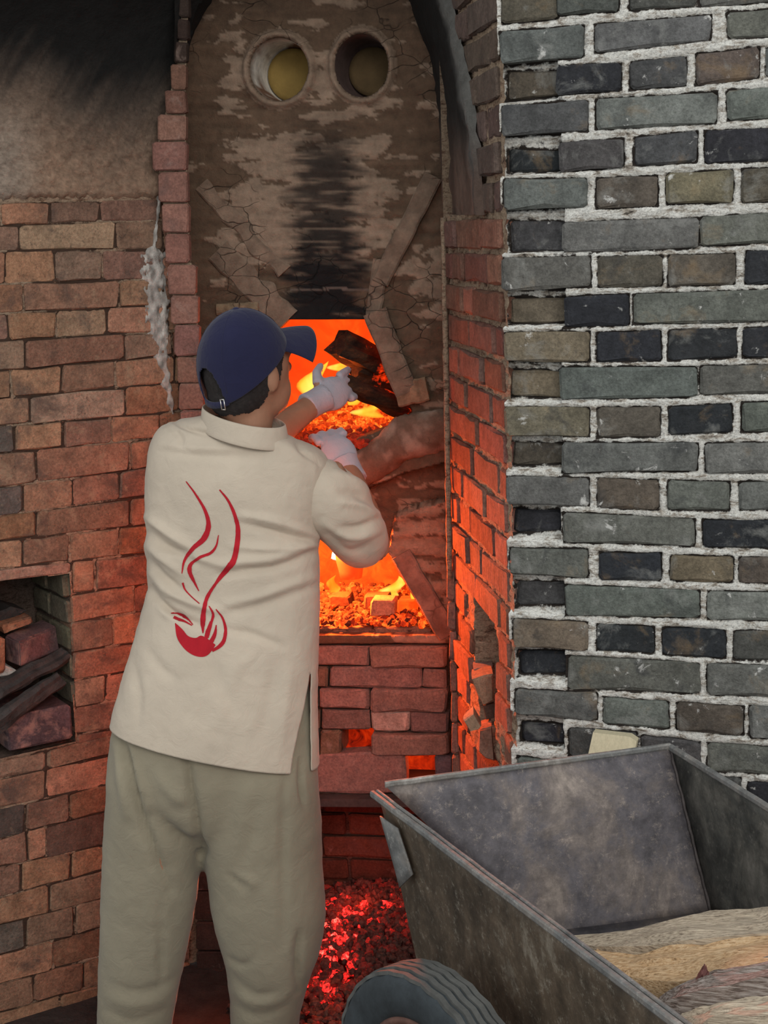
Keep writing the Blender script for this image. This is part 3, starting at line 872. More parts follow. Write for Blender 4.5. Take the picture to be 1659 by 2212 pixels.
o = mesh_obj('lime_smear', vs, fs, M['plaster'], wall_left, True); set_attr(o, 'tone', cols); o['kind'] = 'stuff'; o['label'] = 'whitish lime smears'

# ================================================================== vault over the niche, right haunch
VK = [(842, -130), (862, -60), (880, 0), (905, 60), (930, 130), (945, 220), (951, 320), (958, 464)]
f_s = spline(VAULT_F, 50); k_s = spline(VK, 50)
vs = []; fs = []; cols = []
NS = 16
for i in range(50):
    A = JAMB.px(f_s[i][0], f_s[i][1], 0.014); B = KILN.px(k_s[i][0], k_s[i][1], 0.0)
    for j in range(-2, NS + 1):
        if j == -2: q = JAMB.px(f_s[i][0] + 16 - 6 * i / 49, f_s[i][1], 0.002); t = 0
        elif j == -1: q = JAMB.px(f_s[i][0] + 6, f_s[i][1], 0.016); t = 0
        else:
            t = j / NS
            q = A.lerp(B, t)
        q = q + V((1, 0, 0.3)) * 0.007 * fbm(q, 18, 3)
        vs.append(q)
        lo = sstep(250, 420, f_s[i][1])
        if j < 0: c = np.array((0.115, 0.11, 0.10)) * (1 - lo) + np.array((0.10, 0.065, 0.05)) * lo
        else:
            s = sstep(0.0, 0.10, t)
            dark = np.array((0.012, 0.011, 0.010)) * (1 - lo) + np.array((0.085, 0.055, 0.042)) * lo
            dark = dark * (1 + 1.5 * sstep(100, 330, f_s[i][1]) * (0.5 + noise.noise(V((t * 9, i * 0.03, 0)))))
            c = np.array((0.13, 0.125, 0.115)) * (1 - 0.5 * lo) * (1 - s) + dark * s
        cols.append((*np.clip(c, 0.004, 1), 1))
w = NS + 3
for i in range(49):
    for j in range(w - 1):
        k = i * w + j
        fs.append((k, k + w, k + w + 1, k + 1))
vault = mesh_obj('wall_vault', vs, fs, M['plaster'], None, True)
set_attr(vault, 'tone', cols)
tag(vault, 'sooty plastered vault haunch on the right of the niche', kind='structure')
# left haunch: black plaster that closes the vault against the clay front
VL = [(-140, 500), (-60, 478), (0, 460), (40, 436), (80, 416), (130, 404), (180, 399), (240, 397), (300, 396)]
vs = []; fs = []; cols = []
for i in range(46):
    y = -140 + 440 * i / 45
    A = PHI.px(interp(y, xl_pts) - 2 if y > 140 else 380, y, 0.012 if y < 140 else -0.02); B = KILN.px(interp(y, VL) + 3 * noise.noise(V((y * 0.07, 0, 0))), y, 0.004)
    for j in range(13):
        q = A.lerp(B, j / 12); q = q + V((0, -1, 0)) * (0.030 * math.sin(math.pi * j / 12) + 0.006 * fbm(q, 20, 3))
        vs.append(q)
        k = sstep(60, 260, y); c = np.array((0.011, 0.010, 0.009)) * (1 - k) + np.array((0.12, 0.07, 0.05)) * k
        cols.append((*c, 1))
for i in range(45):
    for j in range(12):
        k = i * 13 + j; fs.append((k, k + 13, k + 14, k + 1))
vl = mesh_obj('wall_vault', vs, fs, M['plaster'], None, True); set_attr(vl, 'tone', cols)
tag(vl, 'soot black plaster closing the vault left of the clay front', kind='structure')
# crown of the vault, out of the frame above
mb = MB()
zc = KILN.ab(690, -145)[1]
mb.box((-0.30, 3.72, zc + 0.10), (0.62, 0, 0), (0, 0.42, 0), (0, 0, 0.06))
tag(mb.build('ceiling', M['soot']), 'black crown of the vault over the niche', kind='structure')
# ================================================================== the kiln
kiln = empty('kiln', KILN.px(690, 2200) * 1.0)
kiln.location = V((kiln.location.x, kiln.location.y, PIT_Z))
tag(kiln, 'wood fired kiln with cracked clay front, two round spy holes and glowing mouths', 'kiln')

UP = [(560, 690), (806, 690), (822, 735), (842, 790), (866, 842), (890, 886), (886, 902), (850, 915), (828, 930), (740, 960), (540, 960), (520, 860), (540, 740)]
LOW = [(640, 1150), (800, 1160), (838, 1190), (866, 1245), (905, 1300), (930, 1340), (946, 1363), (946, 1372), (560, 1372), (570, 1250), (600, 1170)]
REC_ = [(760, 1070), (880, 1020), (962, 1000), (964, 1080), (900, 1098), (850, 1116), (838, 1192), (780, 1160), (640, 1152), (600, 1100)]
HOLES = [((604, 150), 63, 68), ((782, 142), 58, 68)]
X0, X1, Y0, Y1, ST = 388, 972, -130, 1392, 4.0
def patch_mask(x, y):
    """pale plaster left on the brown mud, in flat flakes laid in horizontal streaks"""
    wreg = sstep(440, 560, x) * sstep(930, 800, x) * sstep(240, 330, y) * sstep(640, 520, y)
    wreg = max(wreg, 0.85 * sstep(455, 500, x) * sstep(560, 520, x) * sstep(60, 75, y) * sstep(240, 200, y))
    wreg = max(wreg, 0.9 * math.exp(-((x - 690) / 60) ** 2 - ((y - 170) / 75) ** 2))
    wreg = max(wreg, 0.9 * math.exp(-((x - 810) / 75) ** 2 - ((y - 230) / 22) ** 2))
    wreg = max(wreg, 0.75 * sstep(870, 900, x) * sstep(500, 540, y) * sstep(720, 620, y))
    wreg = max(wreg, 0.8 * sstep(840, 860, x) * sstep(1075, 1090, y))
    wreg = max(wreg, 0.45 * sstep(640, 700, x) * sstep(40, 0, y))
    n = noise.fractal(V((x * 0.009, y * 0.030, 4.0)), 0.8, 2.2, 6) + 0.4 * noise.fractal(V((x * 0.03, y * 0.05, 1.0)), 0.8, 2.2, 4)
    return sstep(0.30, 0.35, wreg * 0.62 + n * 0.62 - 0.02)
vs = []; cols = []
nx = int((X1 - X0) / ST) + 1; ny = int((Y1 - Y0) / ST) + 1
MUD = np.array((0.112, 0.070, 0.045)); PLA = np.array((0.265, 0.185, 0.132)); SOOT = np.array((0.010, 0.008, 0.008))
def snap(x, y):
    for poly in (UP, LOW):
        d, qx, qy = nearest_on_poly(x, y, poly)
        if d < ST * 0.62: return qx, qy
    for (cx, cy), rx, ry in HOLES:
        k = math.hypot((x - cx) / rx, (y - cy) / ry)
        if abs(k - 1) * rx < ST * 0.62: return cx + (x - cx) / k, cy + (y - cy) / k
    return x, y
def inside_hole(x, y):
    if inpoly(x, y, UP) or inpoly(x, y, LOW): return True
    return any(math.hypot((x - cx) / rx, (y - cy) / ry) < 1 for (cx, cy), rx, ry in HOLES)
for j in range(ny):
    for i in range(nx):
        x = X0 + i * ST; y = Y0 + j * ST
        x, y = snap(x, y)
        p = patch_mask(x, y)
        h = 0.010 * noise.fractal(V((x * 0.006, y * 0.006, 0)), 1, 2, 3) + 0.0028 * p + 0.0018 * noise.fractal(V((x * 0.03, y * 0.05, 2)), 1, 2, 4)
        lay = noise.noise(V((x * 0.008, y * 0.075, 9)))
        h += 0.003 * lay
        for (cx, cy), rx, ry in HOLES:
            k = math.hypot((x - cx) / rx, (y - cy) / ry)
            h += 0.018 * math.exp(-((k - 1.12) / 0.13) ** 2)
            if 1.0 < k < 1.3: p = max(p, 0.75)
        # vertical ribs beside the flue stain
        if inpoly(x, y, REC_): h -= 0.05
        if y > 1080 and x > 850: h += 0.004 * math.copysign(1, math.sin(y * 0.165)) * 0.5
        vs.append(KILN.px(x, y, h))
        c = MUD * (1 - p) + PLA * p
        c = c * (1 + 0.22 * lay)
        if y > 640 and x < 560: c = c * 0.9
        # flue stain that rises from the upper mouth
        w = interp(y, [(250, 60), (330, 78), (450, 82), (560, 92), (690, 104)])
        s = sstep(1.2, 0.42, abs(x - 704) / w + 0.5 * noise.fractal(V((x * 0.012, y * 0.07, 3)), 0.9, 2.2, 3)) * interp(y, [(230, 0), (290, 0.5), (350, 0.9), (440, 0.85), (520, 0.95), (580, 1.0), (700, 1.0)]) if y < 700 else 0
        s *= 1 - 0.55 * sstep(0.15, 0.5, noise.noise(V((x * 0.012, y * 0.11, 6)))) * (1 - sstep(500, 600, y))
        c = c * (1 - s) + SOOT * s
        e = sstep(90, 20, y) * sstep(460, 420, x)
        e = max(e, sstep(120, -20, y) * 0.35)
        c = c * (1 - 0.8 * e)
        if abs(y - 625 - 2 * math.sin(x * 0.05)) < 2.5 and 625 < x < 800: c = np.array((0.12, 0.085, 0.07))
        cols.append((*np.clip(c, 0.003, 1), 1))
fs = []
for j in range(ny - 1):
    for i in range(nx - 1):
        ids = (j * nx + i, (j + 1) * nx + i, (j + 1) * nx + i + 1, j * nx + i + 1)
        x = X0 + (i + .5) * ST; y = Y0 + (j + .5) * ST
        if inside_hole(x, y): continue
        fs.append(ids)
# thickness of the wall round every opening
ec = {}
for f in fs:
    for a, b in zip(f, f[1:] + f[:1]): ec.setdefault((min(a, b), max(a, b)), []).append((a, b))
back = {}
for key, l in ec.items():
    if len(l) == 1:
        a, b = l[0]
        for q in (a, b):
            if q not in back:
                back[q] = len(vs); vs.append(vs[q] - KILN.n * 0.12); cols.append((0.10, 0.055, 0.04, 1))
        fs.append((b, a, back[a], back[b]))
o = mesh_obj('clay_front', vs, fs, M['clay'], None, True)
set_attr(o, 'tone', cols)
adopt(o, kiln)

# spy holes: a clay pipe let into the wall and a yellow plug at its far end
M['pipe'] = mat_attr('pipe', ((50, 0.5, 0.004),))
M['plug'] = mat_plain('plug', (0.30, 0.20, 0.06), 0.9, ((60, 0.5, 0.004),), (0.8, 1.15), 16)
for hi, ((cx, cy), rx, ry) in enumerate(HOLES):
    ring_n = 40
    rings = []; cols = []
    for d, s in ((-0.004, 1.0), (0.03, 0.98), (0.07, 0.965), (0.11, 0.95), (0.15, 0.94), (0.165, 0.86), (0.166, 0.02)):
        rr = []
        for k in range(ring_n):
            th = 2 * math.pi * k / ring_n
            q = KILN.px(cx + math.cos(th) * rx, cy + math.sin(th) * ry)
            cc = KILN.px(cx, cy)
            rr.append(cc + (q - cc) * s - KILN.n * d)
            if hi == 0:
                wh = 0.5 + 0.5 * math.sin(th - 2.6 + d * 6) + 0.75 * noise.noise(V((th * 2.5, d * 40, 1)))
                c = np.array((0.20, 0.10, 0.06)) * (1 - sstep(0.55, 0.75, wh)) + np.array((0.75, 0.70, 0.62)) * sstep(0.55, 0.75, wh)
                if d < 0.02: c = np.array((0.30, 0.24, 0.19))
            else: c = np.array((0.13, 0.085, 0.075))
            cols.append((*c, 1))
        rings.append(rr)
    mb = MB(); mb.loft(rings, caps=False)
    mb.f = [tuple(reversed(f)) for f in mb.f]
    o = mb.build('spy_hole_pipe', M['pipe'], None, True); set_attr(o, 'tone', cols)
    adopt(o, kiln)
    o['label'] = 'pipe with white scale inside' if hi == 0 else 'plain brown pipe'
    mb = MB()
    cc = KILN.px(cx, cy) - KILN.n * 0.155; r = rx / F_PX * 3.75 * 0.90
    mb.tube([cc + KILN.n * 0.002, cc + KILN.n * 0.012, cc + KILN.n * 0.015], [r, r * 0.98, r * 0.8], 28)
    po = mb.build('plug', M['plug'] if hi == 0 else mat_plain('plug_dark', (0.13, 0.085, 0.04), 0.9), None, True)
    po.parent = o; po.matrix_parent_inverse = Matrix.Translation(-V(kiln.location)) @ Matrix.Translation(V(kiln.location))

# slanting clay strips
def clay_strip(p0, p1, w_px, off=0.012, thick=0.03, tone=(0.24, 0.165, 0.118), rag=0.12):
    n = 30
    rings = []; cols = []
    dx, dy = p1[0] - p0[0], p1[1] - p0[1]
    L = math.hypot(dx, dy); nx_, ny_ = -dy / L, dx / L
    sd = random.uniform(0, 50)
    for i in range(n + 1):
        t = i / n
        cx, cy = p0[0] + dx * t, p0[1] + dy * t
        w0 = w_px / 2 * (1 + rag * noise.noise(V((t * 7, sd, 0)))); w1 = w_px / 2 * (1 + rag * noise.noise(V((t * 5, sd, 4))))
        hh = off + 0.004 * noise.noise(V((t * 4, sd, 8)))
        prof = [(-w0, hh - thick), (-w0, hh - 0.004), (-w0 + 4, hh), (0, hh + 0.001), (w1 - 4, hh), (w1, hh - 0.004), (w1, hh - thick)]
        rings.append([KILN.px(cx + nx_ * a, cy + ny_ * a, h) for a, h in prof])
        for a, h in prof:
            k = 0.8 + 0.4 * noise.noise(V((t * 7, a * 0.1, sd)))
            cols.append((*(c * k for c in tone), 1))
    mb = MB(); mb.loft(rings)
    o = mb.build('clay_strip', M['clay'], None, False); set_attr(o, 'tone', cols); adopt(o, kiln)
clay_strip((938, 380), (822, 610), 40, 0.016)
clay_strip((824, 560), (806, 690), 34, 0.010)
clay_strip((812, 672), (880, 848), 50, 0.022, 0.05)
clay_strip((858, 852), (925, 838), 52, 0.020, 0.05, (0.30, 0.18, 0.11))
clay_strip((436, 398), (612, 590), 40, 0.007, rag=0.55)
clay_strip((472, 540), (622, 692), 58, 0.008, rag=0.5)
clay_strip((470, 668), (560, 664), 24, 0.012, 0.03, (0.27, 0.19, 0.12))
clay_strip((866, 1196), (968, 1372), 44, 0.010, 0.05, (0.26, 0.17, 0.13))
# clay ledge below the upper mouth
pts = spline([(985, 925, 40), (925, 930, 46), (870, 945, 50), (820, 985, 50), (770, 1020, 46), (700, 1040, 44), (600, 1035, 44), (520, 1030, 44)], 50)
rings = []; cols = []
for i, (x, y, r) in enumerate(pts):
    c = KILN.px(x, y, 0.0); rr = []
    for k in range(22):
        th = 2 * math.pi * k / 22
        d = KILN.n * math.cos(th) * 0.75 + V((0, 0, 1)) * math.sin(th)
        rad = r / F_PX * 3.75
        q = c + d * rad
        q = q + d * (0.014 * fbm(q, 14, 4, 5) + 0.004 * noise.noise(q * 70))
        rr.append(q)
        k_ = sstep(-0.1, 0.25, fbm(q, 16, 3, 8))
        cc = np.array((0.16, 0.10, 0.07)) * (1 - k_) + np.array((0.30, 0.21, 0.16)) * k_
        cols.append((*cc, 1))
    rings.append(rr)
mb = MB(); mb.loft(rings)
o = mb.build('clay_ledge', M['clay'], None, True); set_attr(o, 'tone', cols); adopt(o, kiln)

# bricks below the lower mouth
KB = (0.225, 0.148, 0.125); KBr = (0.165, 0.105, 0.075)
kbr = [((686, 1362, 799, 1390), KBr, -0.03), ((803, 1362, 930, 1390), KBr, -0.03), ((590, 1362, 683, 1390), KBr, -0.03),
       ((683, 1394, 799, 1437), KB, 0.0), ((801, 1393, 965, 1440), KB, 0.012), ((560, 1394, 680, 1437), KB, 0.0),
       ((640, 1441, 709, 1484), KBr, 0.0), ((711, 1441, 911, 1485), KB, 0.0), ((914, 1445, 965, 1485), KB, 0.006), ((540, 1441, 637, 1484), KB, 0.0),
       ((690, 1488, 797, 1531), KB, 0.0), ((800, 1487, 967, 1534), KB, 0.014), ((560, 1488, 687, 1531), KB, 0.0),
       ((694, 1534, 800, 1576), (0.15, 0.10, 0.085), 0.0), ((802, 1535, 884, 1579), (0.36, 0.29, 0.27), 0.002), ((886, 1536, 968, 1583), (0.17, 0.115, 0.11), 0.002), ((560, 1534, 690, 1576), KBr, 0.0),
       ((690, 1580, 737, 1640), KBr, -0.006), ((804, 1583, 970, 1628), KB, 0.016), ((560, 1580, 687, 1640), KB, 0.0),
       ((940, 1631, 976, 1700), (0.13, 0.115, 0.12), 0.006), ((940, 1702, 978, 1740), (0.2, 0.12, 0.1), 0.0)]
for (x0, y0, x1, y1), c, pr in kbr:
    q = [KILN.ab(x0, y0), KILN.ab(x1, y0 + 1), KILN.ab(x1, y1 + 1), KILN.ab(x0, y1)]
    adopt(brick(KILN, q, M['fire_brick'], None, jit(c, 0.08), pr, depth=0.11, bev=0.006, wear=0.003), kiln)
# rough backing of the brickwork, open at the two slots
def kkeep(a, b):
    p = KILN.pt(a, b); x, y = project(p)
    if 735 < x < 806 and 1578 < y < 1634: return False
    if 870 < x < 942 and 1628 < y < 1712: return False
    return True
ka0, kb1 = KILN.ab(470, 1362); ka1, kb0 = KILN.ab(978, 1714)
adopt(grid_plane('brick_backing', KILN, ka0, ka1, kb0, kb1, 0.012, lambda a, b: -0.030 + 0.004 * fbm((a, b, 0), 30, 3), M['dark_mortar'], keep=kkeep), kiln)
# slab that half closes the ash door
q = [KILN.ab(686, 1632), KILN.ab(872, 1622), KILN.ab(880, 1712), KILN.ab(682, 1712)]
adopt(brick(KILN, q, M['fire_brick'], None, (0.26, 0.15, 0.13), 0.006, depth=0.05, bev=0.006, wear=0.004, name='ash_door_slab'), kiln)
q = [KILN.ab(520, 1642), KILN.ab(676, 1642), KILN.ab(676, 1712), KILN.ab(520, 1712)]
adopt(brick(KILN, q, M['fire_brick'], None, (0.24, 0.14, 0.12), -0.01, depth=0.05, bev=0.006, wear=0.004), kiln)
# iron bar that carries the brickwork over the ash pit
mb = MB(); a = KILN.px(520, 1722, 0.02); b = KILN.px(972, 1724, 0.02)
mb.box((a + b) / 2, (b - a) / 2, KILN.n * 0.018, V((0, 0, 0.011)))
adopt(mb.build('iron_bar', M['iron']), kiln)

# chambers behind the mouths
def chamber(name, x0, x1, y0, y1, depth, mats, off=-0.10, tilt=0.0):
    a0, b1 = KILN.ab(x0, y0); a1, b0 = KILN.ab(x1, y1)
    c = [(a0, b1), (a1, b1), (a1, b0), (a0, b0)]
    fr = [KILN.pt(*q, off) for q in c]
    bk = [KILN.pt(q[0], q[1], off - depth) for q in c]
    mb = MB(); mb.add(fr + bk, [(4, 5, 6, 7), (0, 4, 5, 1), (1, 5, 6, 2), (3, 7, 4, 0), (2, 6, 7, 3)])
    o = mb.build('chamber', mats[0])
    o.data.materials.append(mats[2]); o.data.polygons[4].material_index = 1
    adopt(o, kiln)
chamber('upper', 500, 915, 640, 985, 0.42, (M['hot_wall_upper'], M['hot_wall_upper'], M['soot']))
chamber('lower', 540, 965, 1120, 1365, 0.36, (M['hot_wall_lower'], M['hot_wall_lower'], M['soot']))
chamber('ash', 540, 985, 1560, 1716, 0.12, (M['hot_red'], M['hot_red'], M['soot']), off=-0.055)
# ash pit under the bar
PITW = Plane(KILN.pt(0, 0, -0.22), u=KILN.u)
mb = MB()
a0 = KILN.ab(450, 1900)[0]; a1 = KILN.ab(990, 1900)[0]; zt = KILN.ab(690, 1714)[1]
fr = [KILN.pt(a0, zt, 0.0), KILN.pt(a1, zt, 0.0), KILN.pt(a1, PIT_Z, 0.0), KILN.pt(a0, PIT_Z, 0.0)]
bk = [q - KILN.n * 0.232 for q in fr]
mb.add(fr + bk, [(4, 5, 6, 7), (0, 4, 5, 1), (1, 5, 6, 2), (3, 7, 4, 0)])
adopt(mb.build('ash_pit_lining', M['dark_mortar']), kiln)
yy = zt - 0.012; k = 0
while yy - 0.06 > PIT_Z - 0.02:
    a = a0 + (0.04 if k % 2 else 0.12)
    while a < a1 - 0.03:
        L = random.choice((0.225, 0.225, 0.11))
        L = min(L, a1 - 0.01 - a)
        adopt(brick(PITW, [(a, yy), (a + L, yy), (a + L, max(yy - 0.060, PIT_Z)), (a, max(yy - 0.060, PIT_Z))], M['fire_brick'], None, jit((0.10, 0.045, 0.03), 0.25), 0.003, depth=0.02), kiln)
        a += L + 0.01
    yy -= 0.068; k += 1

# ---------------- firelight
point_light('fire_light_upper', KILN.px(700, 830, -0.22), 6.0, (1.0, 0.15, 0.02), 0.06)
point_light('fire_light_lower', KILN.px(640, 1195, -0.125), 85.0, (1.0, 0.12, 0.015), 0.05)
point_light('fire_light_ash', KILN.px(780, 1950, -0.02), 0.9, (1.0, 0.05, 0.01), 0.08)
point_light('fire_light_slot', KILN.px(905, 1668, -0.10), 0.4, (1.0, 0.10, 0.02), 0.02)

# ---------------- embers
def rubble(name, samples, mat, label, cat, smin, smax):
    """many small lumps in one mesh; heat per lump"""
    vs = []; fs = []; heat = []
    ico = [(0, 0, 1), (0.89, 0, 0.45), (0.28, 0.85, 0.45), (-0.72, 0.53, 0.45), (-0.72, -0.53, 0.45), (0.28, -0.85, 0.45),
           (0.72, 0.53, -0.45), (-0.28, 0.85, -0.45), (-0.89, 0, -0.45), (-0.28, -0.85, -0.45), (0.72, -0.53, -0.45), (0, 0, -1)]
    icf = [(0, 1, 2), (0, 2, 3), (0, 3, 4), (0, 4, 5), (0, 5, 1), (1, 6, 2), (2, 7, 3), (3, 8, 4), (4, 9, 5), (5, 10, 1),
           (6, 7, 2), (7, 8, 3), (8, 9, 4), (9, 10, 5), (10, 6, 1), (11, 7, 6), (11, 8, 7), (11, 9, 8), (11, 10, 9), (11, 6, 10)]
    for p, h in samples:
        s = random.uniform(smin, smax)
        ro = Matrix.Rotation(random.uniform(0, 6.3), 3, V((random.uniform(-1, 1), random.uniform(-1, 1), random.uniform(-1, 1))).normalized())
        sc = V((random.uniform(0.6, 1.4), random.uniform(0.6, 1.2), random.uniform(0.5, 1.0)))
        k = len(vs)
        for q in ico:
            q = V(q) * random.uniform(0.8, 1.2)
            vs.append(V(p) + ro @ V((q.x * sc.x, q.y * sc.y, q.z * sc.z)) * s)
            heat.append((h, h, h, 1))
        fs += [tuple(a + k for a in f) for f in icf]
    o = mesh_obj(name, vs, fs, mat)
    set_attr(o, 'ember_glow', heat)
    return tag(o, label, cat, kind='stuff')
samples = []
def heap_z(x, y):
    u = (x - 0.02) / 0.42; v = (y - 3.72) / 0.55
    return PIT_Z + 0.10 * max(0, 1 - u * u * 0.8 - v * v * 0.8)
tries = 0
feet = [P(292, 2280, 3.16), P(572, 2280, 3.14)]
while len(samples) < 5200 and tries < 40000:
    tries += 1
    x = random.uniform(-0.42, 0.32); y = random.uniform(3.08, 3.97)
    px, py = project((x, y, PIT_Z + 0.05))
    if (V((x, y, 0)) - KILN.O).dot(KILN.n) < -0.205: continue
    if any(math.hypot(x - f.x, y - f.y - 0.03) < 0.125 for f in feet): continue
    z = heap_z(x, y) + random.uniform(-0.004, 0.012)
    hot = 1.1 * math.exp(-((px - 715) / 70) ** 2 - ((py - 2050) / 80) ** 2) + 0.45 * math.exp(-((px - 850) / 60) ** 2 - ((py - 2000) / 50) ** 2) + 0.4 * math.exp(-((px - 700) / 60) ** 2 - ((py - 2150) / 40) ** 2)
    cl = sstep(-0.15, 0.25, noise.noise(V((x * 26, y * 26, 5))))
    hh = min(1.0, hot * random.uniform(0.2, 1.2) * (0.25 + 0.9 * cl)) * (1 if random.random() < 0.6 else 0.1)
    samples.append(((x, y, z), hh))
rubble('ember_heap', samples, M['ember'], 'heap of glowing red embers and ash spilling from the ash pit', 'embers', 0.006, 0.016)
samples = []
for i in range(1500):
    a = random.uniform(KILN.ab(560, 1340)[0], KILN.ab(940, 1340)[0]); d = random.uniform(0.02, 0.40)
    samples.append((KILN.pt(a, KILN.ab(800, 1362)[1] + 0.012 + random.uniform(-0.006, 0.008) + d * 0.02, -d), random.random() ** 1.6))
rubble('ember_bed', samples, M['hot_ember'], 'bed of orange embers on the floor of the lower kiln mouth', 'embers', 0.005, 0.012)
samples = []
for i in range(1500):
    a = random.uniform(KILN.ab(540, 950)[0], KILN.ab(880, 950)[0]); d = random.uniform(-0.02, 0.42)
    z = KILN.ab(760, 968)[1] + 0.012 + random.uniform(-0.006, 0.010) + max(0, d - 0.1) * 0.12
    samples.append((KILN.pt(a, z, -d), (0.9 if d > 0.16 else 0.22) * random.uniform(0.2, 1.1)))
rubble('ember_bed', samples, M['hot_ember'], 'bed of dull red embers on the sill of the upper kiln mouth', 'embers', 0.005, 0.013)

# ---------------- bricks and crucible in the lower mouth
def px_block(name, x0, y0, x1, y1, off, depth, mat, color, label, cat, group=None, top=0.0):
    a0, z1 = KILN.ab(x0, y0); a1, z0_ = KILN.ab(x1, y1)
    fr = PlaneK(off)
    q = [fr.ab(x0, y0), fr.ab(x1, y0), fr.ab(x1, y1), fr.ab(x0, y1)]
    o = brick(fr, q, mat, None, color, 0.0, depth=depth, bev=0.004, wear=0.002, name=name)
    # close the rear
    return tag(o, label, cat, group)
def PlaneK(off): return Plane(KILN.pt(0, 0, off), u=KILN.u)
M['block'] = mat_brick('block', [(20, 0.6, 0.8, (0.2, 0.1, 0.07), 0.5)], 0.3)
px_block('fire_brick_block', 800, 1296, 852, 1333, -0.07, 0.05, M['block'], (0.34, 0.20, 0.13), 'pale square brick end standing in the lower kiln mouth', 'brick', 'bricks standing in the lower mouth')
px_block('fire_brick_block', 786, 1286, 840, 1322, -0.15, 0.05, M['block'], (0.10, 0.055, 0.035), 'dark brick behind the pale square one in the lower mouth', 'brick', 'bricks standing in the lower mouth')
px_block('fire_brick_block', 856, 1298, 900, 1330, -0.13, 0.06, M['hot_wall_lower'], (0.4, 0.2, 0.1), 'orange hot brick to the right of the pale square one', 'brick', 'bricks standing in the lower mouth')
px_block('fire_brick_block', 711, 1286, 757, 1312, -0.17, 0.05, M['block'], (0.06, 0.03, 0.02), 'dark brick under the tapered orange pot in the lower mouth', 'brick', 'bricks standing in the lower mouth')
c0 = KILN.px(727, 1286, -0.20); mb = MB(); rings = []
for z, r in ((0.0, 0.030), (0.02, 0.033), (0.05, 0.040), (0.068, 0.043), (0.068, 0.036), (0.04, 0.030)):
    rings.append([c0 + V((r * math.cos(2 * math.pi * k / 20), r * math.sin(2 * math.pi * k / 20), z)) for k in range(20)])
mb.loft(rings)
M['hot_pot'] = mat_emit('hot_pot', [(0.3, (0.55, 0.022, 0.002)), (0.7, (0.95, 0.06, 0.004))], 0.9, 20)
tag(mb.build('crucible', M['hot_pot'], None, True), 'tapered pot glowing orange deep in the lower mouth', 'pot')

# ---------------- flames
def flame(px, py, off, h_px, w_px, lean, mat, label):
    base = KILN.px(px, py, off)
    k = (base - CAM_P).dot(CAM_F) / F_PX
    H = h_px * k; Wd = w_px * k / 2
    rings = []
    n = 12
    for i in range(n + 1):
        t = i / n
        r = Wd * (math.sin(math.pi * min(1, t * 0.85 + 0.15)) ** 0.8 * (1 - t) ** 0.35 + 0.001)
        c = base + V((lean * k * t * t + Wd * 0.35 * math.sin(t * 6 + px), 0.2 * Wd * math.cos(t * 5), H * t))
        rings.append([c + V((r * math.cos(2 * math.pi * q / 10 + t), 0.6 * r * math.sin(2 * math.pi * q / 10 + t), 0)) for q in range(10)])
    mb = MB(); mb.loft(rings)
    return tag(mb.build('flame', mat, None, True), label, 'flame', 'flames in the kiln mouths')
flame(716, 1244, -0.19, 135, 110, 0, M['white_flame'], 'white hot flame between the sleeve and the shirt')
flame(884, 1315, -0.10, 62, 20, -2, M['flame'], 'yellow flame tongue at the right edge of the lower mouth')
flame(905, 1330, -0.09, 48, 26, 4, M['flame'], 'short yellow flame in the right corner of the lower mouth')
flame(820, 1332, -0.21, 46, 60, 12, M['flame'], 'low flame behind the bricks in the lower mouth')
flame(698, 1305, -0.12, 40, 34, 8, M['flame'], 'small flame beside the shirt in the lower mouth')
flame(655, 885, -0.14, 90, 80, 20, M['flame'], 'broad yellow flame between the face and the left glove')
flame(740, 895, -0.19, 60, 44, -8, M['flame'], 'yellow flame behind the left glove in the upper mouth')
flame(775, 922, -0.16, 40, 80, 10, M['flame'], 'low flame under the charred logs in the upper mouth')
flame(700, 822, -0.22, 34, 60, 30, M['flame'], 'small flame licking over the left glove')

# ---------------- firewood in the upper mouth
def log(name, ends, r0, r1, mat, label, group, seg=14, n=16, flat=0.8, rough=0.22, cat='firewood', angular=0.25, seed=0, parent=None, twist=0.4):
    A, B = V(ends[0]), V(ends[1])
    ax = (B - A).normalized()
    x = ax.cross(V((0, 0, 1))).normalized(); y = x.cross(ax)
    rings = []
    for i in range(n + 1):
        t = i / n
        c = A.lerp(B, t) + x * 0.15 * r0 * noise.noise(V((t * 3, seed, 0))) + y * 0.15 * r0 * noise.noise(V((t * 3, seed, 7)))
        rr = []
        for k in range(seg):
            th = 2 * math.pi * k / seg
            ang = 1 + angular * (abs(math.cos(1.5 * th + seed)) - 0.6)
            r = (r0 + (r1 - r0) * t) * ang * (1 + rough * noise.noise(V((math.cos(th) * 1.6, math.sin(th) * 1.6 + seed, t * 4))) + 0.4 * rough * noise.noise(V((math.cos(th) * 5, math.sin(th) * 5 + seed, t * 6))))
            e = 0.02 * noise.noise(V((math.cos(th) * 2, math.sin(th) * 2, seed + 5))) if i in (0, n) else 0
            rr.append(c + x * r * math.cos(th + twist * t) + y * r * flat * math.sin(th + twist * t) + ax * e)
        rings.append(rr)
    mb = MB(); mb.loft(rings)
    o = mb.build(name, mat, parent, False)
    if label: tag(o, label, cat, group)
    return o
def mat_charlog():
    t = NT('charred_wood')
    c = t.ramp(t.noise(22, 6, 0.7, (1, 1, 2.2)), [(0.35, (0.012, 0.009, 0.007)), (0.55, (0.06, 0.028, 0.014)), (0.75, (0.16, 0.07, 0.028))])
    t.base(c)
    g = t.ramp(t.noise(11, 5, 0.7), [(0.60, (0, 0, 0)), (0.70, (0.8, 0.03, 0.002))])
    t.link(g, t.b.inputs['Emission Color']); t.b.inputs['Emission Strength'].default_value = 0.9
    t.bump(t.noise(50, 6, 0.7), 0.9, 0.008)
    return t.m
M['charred'] = mat_charlog()
